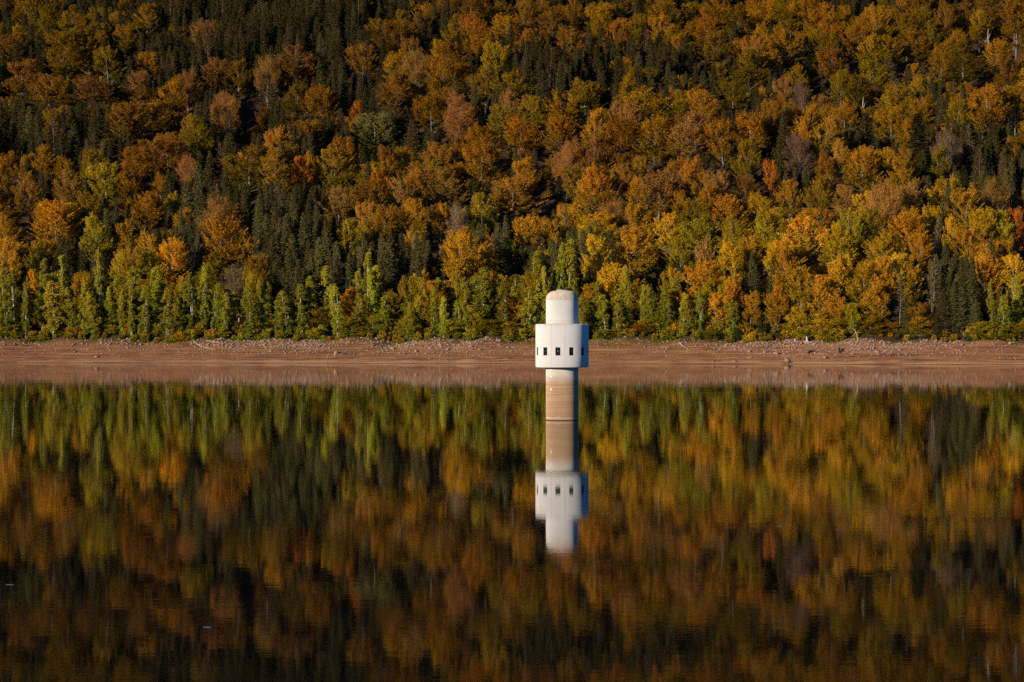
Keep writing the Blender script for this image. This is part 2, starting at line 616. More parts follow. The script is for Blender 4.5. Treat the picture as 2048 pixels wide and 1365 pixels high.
# twelve wall panels, each with one window
WZ0, WZ1, WHALF = 8.15, 9.16, 0.315
PANEL = R(30)
WANG = math.asin(WHALF / RC)
GAP = 0.009 / RC
def panel_mesh():
    """panel centred on local angle 0 = facing -Y"""
    ang = np.concatenate([np.linspace(-PANEL / 2 + GAP, -WANG, 7), np.linspace(-WANG, WANG, 5)[1:], np.linspace(WANG, PANEL / 2 - GAP, 7)[1:]])
    zr = [(Z0, -0.16), (Z0 + 0.05, -0.06), (Z0 + 0.16, 0.0), (WZ0, 0), (WZ1, 0), (Z1 - 0.12, 0.0), (Z1 - 0.03, -0.04), (Z1, -0.10)]
    wi0, wi1 = 6, 10
    thick = 0.22
    v, q = [], []
    na, nz = len(ang), len(zr)
    for dr in (0, 1):
        for zz_, off in zr:
            r = RC + off if dr == 0 else RC - thick
            for a in ang:
                v.append((r * math.sin(a), -r * math.cos(a), zz_))
    def I(d, k, i):
        return d * na * nz + k * na + i
    for k in range(nz - 1):
        for i in range(na - 1):
            hole = (k == 3 and wi0 <= i < wi1)
            if not hole:
                q.append((I(0, k, i), I(0, k, i + 1), I(0, k + 1, i + 1), I(0, k + 1, i)))
                q.append((I(1, k, i), I(1, k + 1, i), I(1, k + 1, i + 1), I(1, k, i + 1)))
    for i in range(wi0, wi1):
        q.append((I(0, 3, i), I(0, 3, i + 1), I(1, 3, i + 1), I(1, 3, i)))
        q.append((I(0, 4, i), I(1, 4, i), I(1, 4, i + 1), I(0, 4, i + 1)))
    q.append((I(0, 3, wi0), I(1, 3, wi0), I(1, 4, wi0), I(0, 4, wi0)))
    q.append((I(0, 3, wi1), I(0, 4, wi1), I(1, 4, wi1), I(1, 3, wi1)))
    for k in range(nz - 1):
        q.append((I(0, k, 0), I(0, k + 1, 0), I(1, k + 1, 0), I(1, k, 0)))
        q.append((I(0, k, na - 1), I(1, k, na - 1), I(1, k + 1, na - 1), I(0, k + 1, na - 1)))
    for i in range(na - 1):
        q.append((I(0, 0, i), I(1, 0, i), I(1, 0, i + 1), I(0, 0, i + 1)))
        q.append((I(0, nz - 1, i), I(0, nz - 1, i + 1), I(1, nz - 1, i + 1), I(1, nz - 1, i)))
    me = mesh_np('panel', v, [np.array(q)], [MAT['paint']])
    sharpen(me, 30)
    return me
pm = panel_mesh()
fr = MB()
yy = -(RC * math.cos(WANG) - 0.13)
for sx in (-1, 1):
    fr.box((sx * (WHALF - 0.022), yy, (WZ0 + WZ1) / 2), (0.044, 0.06, WZ1 - WZ0 - 0.004))
for zc in (WZ0 + 0.022, WZ1 - 0.022):
    fr.box((0, yy, zc), (2 * WHALF - 0.09, 0.056, 0.044))
frm = fr.mesh('window_frame', [MAT['frame']])
pn = MB()
pn.box((0, yy + 0.012, (WZ0 + WZ1) / 2), (2 * WHALF - 0.088, 0.014, WZ1 - WZ0 - 0.09))
pnm = pn.mesh('pane', [MAT['glass']])
for k in range(12):
    a = R(-10.3 + 30 * k)
    po = obj('panel', pm, tower)
    po.rotation_euler = (0, 0, a)
    obj('window_frame', frm, po)
    obj('pane', pnm, po)

# upper cylinder with rounded dome
prof = [(RT, Z1 - 0.10), (RT, 13.0), (RT, 14.0), (RT, 15.03)]
rc, ctop = 1.12, 16.24
for k in range(1, 15):
    a = R(90) * k / 14
    prof.append((RT - rc + rc * math.cos(a) ** 0.9, 15.10 + (ctop - 15.10) * math.sin(a)))
prof += [(0.5, ctop + 0.06), (0, ctop + 0.08)]
mb = MB()
mb.lathe(prof, 96)
me = mb.mesh('dome', [MAT['dome']])
sharpen(me, 60)
dome = obj('dome', me, tower)
mb = MB()     # low hatch ring on the crown of the dome
mb.lathe([(0, ctop + 0.02), (0.75, ctop + 0.02), (0.75, ctop + 0.12), (0.62, ctop + 0.12), (0.60, ctop + 0.09), (0, ctop + 0.09)], 40)
me = mb.mesh('hatch_ring', [MAT['roof']])
sharpen(me)
obj('hatch', me, dome)
for x, y, hgt in ((-0.72, -0.35, 0.36), (-0.52, 0.25, 0.30), (-0.28, -0.5, 0.40), (0.40, -0.3, 0.34), (0.62, 0.2, 0.28)):
    mb = MB()
    mb.tube([(x, y, ctop - 0.12), (x, y, ctop + hgt)], [0.022, 0.014], 6)
    obj('lightning_rod', mb.mesh('lightning_rod', [MAT['steel']]), dome)
# level plates on the shaft
for zc, wd in ((6.28, 0.26), (5.46, 0.32), (3.88, 0.30)):
    a = R(-43.5)
    mb = MB()
    for s, h2 in ((-0.25, 0.27), (0.25, 0.24)):
        da = a + s * wd / RS
        mb.box(((RS + 0.012) * math.sin(da), -(RS + 0.012) * math.cos(da), zc), (wd * 0.44, 0.03, h2), da)
    obj('level_plate', mb.mesh('level_plate', [MAT['plate']]), tower)

# ------------------------------------------------------------------ tree prototypes
def quads_from(cen, ax, nor, L, W, shift=0.0):
    ax = ax / (np.linalg.norm(ax, axis=1, keepdims=True) + 1e-9)
    side = np.cross(ax, nor)
    side /= np.linalg.norm(side, axis=1, keepdims=True) + 1e-9
    L = np.asarray(L)[:, None]
    W = np.asarray(W)[:, None]
    a = cen - ax * L * 0.5
    b = cen + side * W * 0.5 - ax * L * 0.05
    c = cen + ax * L * 0.5
    d = cen - side * W * 0.5 - ax * L * 0.05
    v = np.stack([a, b, c, d], 1).reshape(-1, 3)
    n = len(cen)
    f = np.arange(n * 4).reshape(n, 4)
    return v, f


def sprays(r, org, dirs, length, width, thick, n, leafL, leafW, droop=0.15, up_bias=0.5, hub=None, face=0.85):
    """leaf diamonds along flattened fans; returns verts, faces, per-vertex spray id random"""
    k = len(org)
    idx = np.repeat(np.arange(k), n)
    m = len(idx)
    a = dirs / (np.linalg.norm(dirs, axis=1, keepdims=True) + 1e-9)
    up = np.array([0, 0, 1.0])
    b = np.cross(a, up + 0.05)
    b /= np.linalg.norm(b, axis=1, keepdims=True) + 1e-9
    nn = np.cross(b, a)
    t = r.uniform(0.05, 1.0, m) ** 0.8
    prof = np.sin(np.clip(t, 0, 1) * np.pi * 0.82 + 0.25)
    s = np.clip(r.normal(0, 0.55, m), -1.2, 1.2) * prof
    q = r.normal(0, 0.5, m)
    ln, wd, th = length[idx], width[idx], thick[idx]
    cen = org[idx] + a[idx] * (ln * t)[:, None] + b[idx] * (s * wd)[:, None] + nn[idx] * (q * th)[:, None]
    cen[:, 2] -= droop * ln * t * t + 0.12 * np.abs(s) * wd
    ax = a[idx] * 0.8 + b[idx] * (np.sign(s) * 0.6)[:, None] + r.normal(0, 0.35, (m, 3))
    ax[:, 2] -= droop
    nor = nn[idx] * 0.5 + up * up_bias + a[idx] * 0.35 + r.normal(0, 0.55, (m, 3))
    if hub is not None:                # leaves turn their faces to the light outside the crown
        o = cen - hub[idx]
        o /= np.linalg.norm(o, axis=1, keepdims=True) + 1e-9
        nor = o * face + up * 0.30 + nn[idx] * 0.3 + r.normal(0, 0.48, (m, 3))
    v, f = quads_from(cen, ax, nor, leafL * r.uniform(0.7, 1.35, m), leafW * r.uniform(0.7, 1.3, m))
    return v, f, cen, idx


def crown_mesh(name, parts, mat, H, W, z0):
    vs, fs, rr, oo, n = [], [], [], [], 0
    for v, f, rnd, out in parts:
        vs.append(v)
        fs.append(f + n)
        rr.append(np.repeat(rnd, 4))
        oo.append(np.repeat(out, 4))
        n += len(v)
    return mesh_np(name, np.vstack(vs), [np.vstack(fs)], [mat], None, False, {'leaf_random': np.concatenate(rr), 'leaf_outer': np.concatenate(oo)})


def lumpy(r, n=7):
    d = r.normal(0, 1, (n, 3))
    d /= np.linalg.norm(d, axis=1, keepdims=True)
    amp = r.uniform(-0.48, 0.30, n)
    def f(u):
        s = np.zeros(len(u))
        for i in range(n):
            s += amp[i] * np.exp(-(1 - u @ d[i]) * 5.0)
        return 1 + s
    return f


PROTO = {}


def make_beech(seed, H=24.0, Wd=12.0, base=0.30, nspray=220, nleaf=84, edge=False, bare=False, upright=0.0, low=0.22):
    r = np.random.default_rng(seed)
    zc0 = H * base
    ch = H - zc0
    lump = lumpy(r, 9)
    lean = r.normal(0, 0.25, 2)
    # trunk and limbs
    tb = MB()
    zt = np.linspace(0, H * 0.88, 9)
    path = np.stack([lean[0] * (zt / H) * 2 + 0.12 * np.sin(zt * 0.5 + seed), lean[1] * (zt / H) * 2 + 0.12 * np.cos(zt * 0.43 + seed), zt], 1)
    rad = 0.34 * (1 - 0.9 * zt / (H * 0.9)) + 0.03
    rad[0] *= 1.35
    tb.tube(path, rad, 7)
    # spray origins
    ns = nspray
    az = r.uniform(0, 2 * np.pi, ns)
    t = r.beta(1.25, 1.25, ns) if not edge else r.uniform(0.0, 1.0, ns) ** 1.05
    if edge:
        env = np.clip(1.03 - t, 0.0, 1) ** 0.46 * (0.75 + 0.25 * np.minimum(1, t * 8))
    else:
        env = np.sqrt(np.clip(1 - ((t - 0.42) / 0.60) ** 2, 0.02, 1)) if upright == 0 else np.clip(np.sin(np.clip(t * 0.93 + 0.07, 0, 1) * np.pi) ** 0.6, 0.06, 1)
    u = np.stack([np.cos(az), np.sin(az), (t - 0.45) * 1.6], 1)
    u /= np.linalg.norm(u, axis=1, keepdims=True)
    rr_ = env * lump(u) * Wd * 0.5
    frac = np.where(r.uniform(0, 1, ns) < 0.78, r.uniform(0.76, 1.12, ns), r.uniform(0.35, 0.8, ns))
    tip = np.stack([np.cos(az) * rr_ * frac, np.sin(az) * rr_ * frac, zc0 + ch * t * (0.86 + 0.12 * lump(u) + r.normal(0, 0.035, ns))], 1)
    hub = np.stack([np.zeros(ns), np.zeros(ns), zc0 + ch * np.clip(t * 0.6 + 0.1, 0, 1)], 1)
    if not edge:
        nlb = int(r.integers(6, 10)) + (4 if low < 0.2 else 0)
        la = r.uniform(0, 2 * np.pi) + np.arange(nlb) * 2.4 + r.normal(0, 0.3, nlb)
        lt = np.linspace(low, 0.86, nlb) + r.normal(0, 0.05, nlb)
        lr = Wd * 0.5 * r.uniform(0.50, 0.78, nlb) * np.sqrt(np.clip(1.05 - lt, 0.03, 1)) ** 0.5
        lr[-1] = Wd * 0.10
        lc = np.stack([np.cos(la) * lr * 0.85, np.sin(la) * lr * 0.85, zc0 + ch * lt], 1)
        ls = Wd * r.uniform(0.17, 0.27, nlb)
        pick = r.integers(0, nlb, ns)
        use = r.uniform(0, 1, ns) < 0.72
        w3 = r.normal(0, 1, (ns, 3))
        w3 /= np.linalg.norm(w3, axis=1, keepdims=True)
        w3[:, 2] = np.abs(w3[:, 2]) * 1.0 - 0.30 * (r.uniform(0, 1, ns) < 0.45)
        outw = lc[pick].copy()
        outw[:, 2] = 0
        outw /= np.linalg.norm(outw, axis=1, keepdims=True) + 1e-6
        w3 = w3 + outw * 0.35
        w3 /= np.linalg.norm(w3, axis=1, keepdims=True)
        ltip = lc[pick] + w3 * (ls[pick] * r.uniform(0.75, 1.15, ns))[:, None] * np.array([1, 1, 1.15])
        tip = np.where(use[:, None], ltip, tip)
        hub = np.where(use[:, None], lc[pick] - np.array([0, 0, 0.3]), hub)
        az = np.where(use, np.arctan2(w3[:, 1], w3[:, 0]), az)
        t = np.clip((tip[:, 2] - zc0) / ch, 0, 1)
    tip[:, 0] += lean[0] * 1.6 * t
    tip[:, 1] += lean[1] * 1.6 * t
    rise = (0.35 + 0.75 * t) if not edge else (0.05 + 0.45 * t)
    ln = r.uniform(2.8, 5.4, ns) * (Wd / 12.0) ** 0.5
    hor = np.stack([np.cos(az), np.sin(az), np.zeros(ns)], 1)
    d = hor * (1 - 0.62 * t)[:, None] + np.array([0, 0, 1.0]) * (rise + upright)[:, None] + r.normal(0, 0.14, (ns, 3))
    d /= np.linalg.norm(d, axis=1, keepdims=True)
    org = tip - d * ln[:, None]
    # limbs to a share of the sprays
    nl = 12 if not bare else 44
    for i in r.choice(ns, nl, replace=False):
        za = max(zc0 * 0.9, org[i, 2] - np.hypot(org[i, 0], org[i, 1]) * r.uniform(0.7, 1.2))
        za = min(za, H * 0.82)
        p0 = np.array([np.interp(za, zt, path[:, 0]), np.interp(za, zt, path[:, 1]), za])
        mid = (p0 + org[i]) / 2 + np.array([0, 0, -0.25]) + r.normal(0, 0.15, 3)
        r0 = 0.13 * (1 - za / H) + 0.05
        tb.tube([p0, mid, org[i], tip[i] * 0.6 + org[i] * 0.4], [r0, r0 * 0.7, r0 * 0.4, 0.015], 5, False)
    trunk = tb.mesh('beech_trunk', [MAT['bark']], True)
    parts = []
    srand = r.uniform(0, 1, ns)
    hrel = np.clip((tip[:, 2] - zc0) / ch, 0, 1)
    outer = 0.84 * hrel + 0.16 * frac + r.normal(0, 0.10, ns)
    n1 = nleaf if not bare else int(nleaf * 0.34)
    v, f, cen, idx = sprays(r, org, d, ln, ln * (0.185 if not edge else 0.28), ln * (0.065 if not edge else 0.05), n1, 0.40, 0.205, 0.10 if not edge else 0.22, hub=hub)
    parts.append((v, f, np.clip(0.55 * srand[idx] + 0.45 * r.uniform(0, 1, len(idx)), 0, 1), outer[idx] + r.normal(0, 0.06, len(idx))))
    if bare:
        # fine twig fans instead of leaves
        v, f, cen, idx = sprays(r, org - d * 0.5, d + np.array([0, 0, 0.25]), ln * 1.25, ln * 0.36, ln * 0.12, 34, 1.15, 0.075, -0.05, hub=hub)
        parts.append((v, f, np.clip(0.5 * srand[idx] + 0.5 * r.uniform(0, 1, len(idx)), 0, 1), np.full(len(idx), 0.75)))
    crown = crown_mesh('beech_crown', parts, MAT['leaf'], H, Wd, zc0)
    return dict(trunk=trunk, crown=crown, H=H, W=Wd)


def make_birch(seed, H=18.0, Wd=4.6, base=0.13):
    r = np.random.default_rng(seed)
    tb = MB()
    nst = r.choice([1, 1, 2])
    stems = []
    for s in range(nst):
        zt = np.linspace(0, H * (0.95 if s == 0 else 0.8), 8)
        l0 = r.normal(0, 0.35, 2) + (r.normal(0, 0.7, 2) if s else 0)
        o = r.normal(0, 0.35, 2) * s
        path = np.stack([o[0] + l0[0] * (zt / H) ** 1.3 * 2 + 0.1 * np.sin(zt * 0.6 + seed), o[1] + l0[1] * (zt / H) * 2, zt], 1)
        rad = 0.105 * (1 - 0.92 * zt / (H * 0.96)) + 0.018
        tb.tube(path, rad, 6)
        stems.append((zt, path))
    zt, path = stems[0]
    ns = 130
    az = r.uniform(0, 2 * np.pi, ns)
    nc = int(r.integers(9, 14))
    pk = r.integers(0, nc, ns)
    ct = np.linspace(0.04, 0.93, nc) + r.normal(0, 0.03, nc)
    ca = r.uniform(0, 2 * np.pi) + np.arange(nc) * 2.3 + r.normal(0, 0.5, nc)
    loose = r.uniform(0, 1, ns) < 0.62
    t = np.where(loose, np.clip(ct[pk] + r.normal(0, 0.07, ns), 0, 1), r.uniform(0, 1, ns))
    az = np.where(loose, ca[pk] + r.normal(0, 0.75, ns), az)
    env = np.clip(np.sin(np.clip(t * 0.80 + 0.14, 0, 1) * np.pi) ** 0.6, 0.12, 1) * (1 - 0.22 * t)
    env = env * np.where(loose, r.uniform(0.6, 1.3, nc)[pk], 0.8)
    lump = lumpy(r, 8)
    u = np.stack([np.cos(az), np.sin(az), (t - 0.5) * 3], 1)
    u /= np.linalg.norm(u, axis=1, keepdims=True)
    rr_ = env * lump(u) * Wd * 0.5
    frac = r.uniform(0.35, 1.05, ns)
    zc0 = H * base
    z_ = zc0 + (H * 1.0 - zc0) * t
    cx = np.interp(z_, zt, path[:, 0])
    cy = np.interp(z_, zt, path[:, 1])
    tip = np.stack([cx + np.cos(az) * rr_ * frac, cy + np.sin(az) * rr_ * frac, z_], 1)
    ln = r.uniform(1.0, 2.0, ns)
    hor = np.stack([np.cos(az), np.sin(az), np.zeros(ns)], 1)
    d = hor * 0.6 + np.array([0, 0, 1.0]) * (0.25 + 0.8 * t)[:, None] + r.normal(0, 0.2, (ns, 3))
    d /= np.linalg.norm(d, axis=1, keepdims=True)
    org = tip - d * ln[:, None] * 0.6
    for i in r.choice(ns, 26, replace=False):
        za = max(zc0 * 0.9, min(org[i, 2] - 0.8, H * 0.9))
        p0 = np.array([np.interp(za, zt, path[:, 0]), np.interp(za, zt, path[:, 1]), za])
        tb.tube([p0, (p0 + org[i]) / 2 + np.array([0, 0, 0.15]), tip[i]], [0.04, 0.028, 0.01], 4, False)
    trunk = tb.mesh('birch_trunk', [MAT['birch_bark']], True)
    srand = r.uniform(0, 1, ns)
    v, f, cen, idx = sprays(r, org, d, ln, ln * 0.42, ln * 0.30, 62, 0.34, 0.20, 0.55, 0.2, hub=np.stack([cx, cy, z_ - 0.6], 1))
    parts = [(v, f, np.clip(0.5 * srand[idx] + 0.5 * r.uniform(0, 1, len(idx)), 0, 1), 0.75 * t[idx] + 0.25 * frac[idx] + r.normal(0, 0.08, len(idx)))]
    # hanging twigs
    org2 = tip
    d2 = hor * 0.25 + np.array([0, 0, -1.0])
    v, f, cen, idx = sprays(r, org2, d2, ln * 0.9, ln * 0.25, ln * 0.2, 26, 0.32, 0.16, 0.0, 0.0, hub=np.stack([cx, cy, z_ - 0.6], 1))
    parts.append((v, f, np.clip(0.5 * srand[idx] + 0.5 * r.uniform(0, 1, len(idx)), 0, 1), 0.75 * t[idx] + r.normal(0, 0.08, len(idx))))
    crown = crown_mesh('birch_crown', parts, MAT['leaf'], H, Wd, zc0)
    return dict(trunk=trunk, crown=crown, H=H, W=Wd)


def make_spruce(seed, H=26.0, Wd=6.2, base=0.10, thin=1.0):
    r = np.random.default_rng(seed)
    tb = MB()
    zt = np.linspace(0, H, 9)
    path = np.stack([0.10 * np.sin(zt * 0.3 + seed), 0.10 * np.cos(zt * 0.27 + seed), zt], 1)
    path[-1, :2] = path[-2, :2]
    rad = 0.27 * (1 - zt / H) + 0.012
    tb.tube(path, rad, 6)
    org, d, ln, tt = [], [], [], []
    zz_ = H * base
    ph = r.uniform(0, 6)
    while zz_ < H * 0.985:
        t = (zz_ - H * base) / (H * (1 - base))
        R_ = Wd * 0.5 * ((1 - t) ** 0.64) * r.uniform(0.82, 1.12) + 0.22
        nb = int(r.integers(6, 9)) if t < 0.85 else 5
        if thin < 1:
            nb = max(3, int(nb * thin))
        for k in range(nb):
            a = ph + 2 * np.pi * k / nb + r.normal(0, 0.22)
            L = R_ * r.uniform(0.62, 1.15)
            slope = 0.50 * t - 0.30 + r.normal(0, 0.07)
            org.append((np.interp(zz_, zt, path[:, 0]), np.interp(zz_, zt, path[:, 1]), zz_ + r.normal(0, 0.12)))
            d.append((math.cos(a), math.sin(a), slope))
            ln.append(L)
            tt.append(t)
        ph += 1.3
        zz_ += r.uniform(0.55, 0.85) * (1 - 0.35 * t)
    org, d, ln, tt = map(np.array, (org, d, ln, tt))
    for i in r.choice(len(org), 40 if thin == 1 else 110, replace=False):
        e = org[i] + d[i] / np.linalg.norm(d[i]) * ln[i] * 0.9
        tb.tube([org[i], (org[i] + e) / 2 + np.array([0, 0, -0.08]), e], [0.045, 0.03, 0.01], 4, False)
    trunk = tb.mesh('spruce_trunk', [MAT['spruce_bark']], True)
    srand = r.uniform(0, 1, len(org))
    n = np.full(len(org), 1)
    v, f, cen, idx = sprays(r, org, d, ln, np.maximum(0.35, ln * 0.30), np.full(len(org), 0.16), 44 if thin == 1 else 18, 0.42, 0.19, -0.06, 0.35, hub=org - np.array([0, 0, 0.8]), face=0.9)
    cen_r = np.linalg.norm(cen[:, :2] - org[idx][:, :2], axis=1) / (ln[idx] + 0.1)
    parts = [(v, f, np.clip(0.45 * srand[idx] + 0.55 * r.uniform(0, 1, len(idx)), 0, 1), 0.45 * tt[idx] + 0.5 * cen_r + r.normal(0, 0.08, len(idx)))]
    # hanging side twigs under the boughs
    v, f, cen, idx = sprays(r, org + d * (ln * 0.45)[:, None], d * 0.25 + np.array([0, 0, -1.0]), 0.35 + ln * 0.22, ln * 0.26, np.full(len(org), 0.12), 14 if thin == 1 else 4, 0.42, 0.17, 0.0, 0.0)
    parts.append((v, f, np.clip(0.45 * srand[idx] + 0.55 * r.uniform(0, 1, len(idx)), 0, 1), 0.4 * tt[idx] + 0.2))
    crown = crown_mesh('spruce_crown', parts, MAT['needle'], H, Wd, 0)
    return dict(trunk=trunk, crown=crown, H=H, W=Wd)


def make_shrub(seed, H=3.2, Wd=4.0):
    r = np.random.default_rng(seed)
    ns = 46
    az = r.uniform(0, 2 * np.pi, ns)
    el = r.uniform(0.05, 1.0, ns)
    tip = np.stack([np.cos(az) * Wd * 0.5 * np.sqrt(1 - el ** 2 * 0.9), np.sin(az) * Wd * 0.5 * np.sqrt(1 - el ** 2 * 0.9), H * (0.12 + 0.88 * el)], 1) * r.uniform(0.7, 1.05, (ns, 1))
    d = tip / np.linalg.norm(tip, axis=1, keepdims=True) + np.array([0, 0, 0.25])
    ln = r.uniform(0.9, 1.6, ns)
    d /= np.linalg.norm(d, axis=1, keepdims=True)
    org = tip - d * ln[:, None]
    tb = MB()
    for i in range(0, ns, 4):
        tb.tube([(0.1 * math.cos(az[i]), 0.1 * math.sin(az[i]), -0.1), org[i] * 0.5 + np.array([0, 0, .1]), tip[i]], [0.04, 0.028, 0.01], 4, False)
    stem = tb.mesh('shrub_stems', [MAT['bark']], True)
    srand = r.uniform(0, 1, ns)
    v, f, cen, idx = sprays(r, org, d, ln, ln * 0.5, ln * 0.25, 46, 0.34, 0.22, 0.2, hub=np.zeros((ns, 3)))
    parts = [(v, f, np.clip(0.5 * srand[idx] + 0.5 * r.uniform(0, 1, len(idx)), 0, 1), el[idx] + r.normal(0, 0.1, len(idx)))]
    crown = crown_mesh('shrub_foliage', parts, MAT['leaf'], H, Wd, 0)
    return dict(trunk=stem, crown=crown, H=H, W=Wd)


PROTO['beech'] = [make_beech(s, base=b, upright=up) for s, b, up in ((21, .24, 0), (22, .20, 0), (23, .28, .15), (24, .22, 0), (25, .16, .25), (26, .24, 0), (27, .18, .15), (28, .2, .3))]
PROTO['edge'] = [make_beech(s, H=20, Wd=10, base=0.03, nspray=290, nleaf=66, upright=up, low=0.06) for s, up in ((41, .1), (42, .0), (43, .2), (44, .05), (45, .15))]
PROTO['bare'] = [make_beech(s, base=.26, bare=True, upright=.3) for s in (61, 62, 63)]
PROTO['birch'] = [make_birch(s) for s in (81, 82, 83, 84, 85, 86)]
PROTO['spruce'] = [make_spruce(s, Wd=wd, base=b) for s, wd, b in ((101, 6.8, .08), (102, 6.4, .10), (103, 7.2, .06), (104, 6.2, .12), (105, 7.0, .05))]
PROTO['dead'] = [make_spruce(s, Wd=5.6, base=.15, thin=0.55) for s in (121, 122)]
PROTO['shrub'] = [make_shrub(s) for s in (141, 142, 143)]

# ------------------------------------------------------------------ colours of the wood (outer leaf; inner leaf greener, with crown shade painted in)
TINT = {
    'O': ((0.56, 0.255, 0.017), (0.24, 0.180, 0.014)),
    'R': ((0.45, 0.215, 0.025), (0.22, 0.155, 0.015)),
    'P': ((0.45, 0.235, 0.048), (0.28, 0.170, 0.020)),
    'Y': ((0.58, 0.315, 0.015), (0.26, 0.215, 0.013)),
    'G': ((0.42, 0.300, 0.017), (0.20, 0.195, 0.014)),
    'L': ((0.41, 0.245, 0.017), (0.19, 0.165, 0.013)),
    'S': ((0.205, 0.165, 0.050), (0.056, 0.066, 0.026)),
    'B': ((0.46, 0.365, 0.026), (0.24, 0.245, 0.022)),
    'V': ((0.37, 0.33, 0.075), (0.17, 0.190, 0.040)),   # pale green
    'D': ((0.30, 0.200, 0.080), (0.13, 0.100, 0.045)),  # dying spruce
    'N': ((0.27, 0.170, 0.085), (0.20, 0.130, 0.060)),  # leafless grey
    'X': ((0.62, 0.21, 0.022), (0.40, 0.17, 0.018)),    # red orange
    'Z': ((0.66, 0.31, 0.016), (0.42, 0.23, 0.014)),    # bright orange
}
WORD = {'O': 'orange', 'R': 'rust brown', 'P': 'pinkish brown', 'Y': 'golden yellow', 'G': 'yellow green', 'L': 'olive', 'S': 'dark green', 'B': 'yellow green', 'V': 'pale green', 'D': 'browning', 'N': 'leafless grey', 'X': 'red orange', 'Z': 'bright orange'}


def kind_of(code, shore=False):
    if code in 'SD':
        return 'spruce' if code == 'S' else 'dead'
    if code == 'N' or (code == 'P' and rng.uniform() < 0.28):
        return 'bare'
    if code == 'B':
        return 'birch'
    return 'edge' if shore else 'beech'


trees = []


def jitter_tint(c, amt=0.13):
    f = rng.normal(1, amt)
    g = rng.normal(1, 0.08)
    return (max(0.01, c[0] * f), max(0.01, c[1] * f * g), max(0.004, c[2] * f))


def add_tree(kind, code, x, y, H, W, key=False, sink=0.25):
    z = float(terrain(x, y))
    px, pyb = project(x, y, z)
    pyt = project(x, y, z + H)[1]
    a, b = TINT[code]
    if code == 'G' and kind == 'beech' and pyt < 400:
        a, b = (0.44, 0.29, 0.017), (0.20, 0.175, 0.014)
    f = float(np.clip(rng.normal(0.92, 0.15), 0.62, 1.28))
    # tints duller and browner up the slope, brighter at its foot
    f *= float(np.interp(pyt, [-50, 120, 300, 440], [0.68, 0.73, 0.85, 1.05]))
    if kind == 'birch':
        f *= 0.90
    g = float(np.clip(rng.normal(1, 0.06), 0.85, 1.15)) * float(np.interp(pyt, [250, 420], [0.91, 1.0]))
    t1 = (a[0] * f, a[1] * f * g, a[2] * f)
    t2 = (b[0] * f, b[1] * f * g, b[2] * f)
    trees.append(dict(kind=kind, code=code, x=float(x), y=float(y), z=z - sink, H=H, W=W, px=float(px), pyb=float(pyb), pyt=float(pyt), wpx=W * FPX / y, t1=t1, t2=t2, rot=float(rng.uniform(0, 6.283)), var=int(rng.integers(0, len(PROTO[kind]))), key=key, sq=float(rng.uniform(0.86, 1.16)), tilt=(float(rng.normal(0, 0.035)), float(rng.normal(0, 0.035)))))
    return trees[-1]


def from_pixel(px, pyt, H):
    """ground point on the slope whose tree of height H tops out at this pixel"""
    d = np.arange(815.0, 1640.0, 1.0)
    x = (px - 1024.0) * d / FPX
    top = project(x, d, terrain(x, d) + H)[1]
    ok = np.where((top <= pyt) & (d - shore_y(x) > BANK + 4))[0]
    i = ok[0] if len(ok) else len(d) - 1
    return float(x[i]), float(d[i])


# front row along the shore: (x px, top px, width px, code, setback m)
SHORE = []
for x, y in ((-40, 560), (-12, 545), (12, 560), (30, 540), (52, 560), (84, 512), (108, 560), (128, 505), (146, 572), (165, 562), (186, 580), (200, 492), (224, 548), (243, 578), (264, 560), (290, 566), (314, 536), (332, 572), (346, 592), (362, 562), (385, 545), (408, 523), (430, 562), (448, 582), (500, 560), (517, 556), (531, 576), (556, 592), (576, 578), (606, 566), (626, 550), (656, 530), (676, 566), (716, 584), (735, 495), (752, 528), (764, 588), (820, 602), (866, 572), (886, 590), (920, 597), (932, 562), (966, 532), (988, 548), (1012, 560), (1034, 545), (1056, 570), (1078, 500), (1096, 530), (1118, 482), (1134, 476), (1160, 590), (1184, 600), (1212, 586), (1232, 604), (1252, 612), (1303, 566), (1322, 572), (1340, 592), (1365, 583), (1382, 594), (1402, 576), (1464, 598), (1986, 560), (2006, 586), (2034, 545), (2056, 560), (2085, 570)):
    SHORE.append((x, y, None, 'B', None))
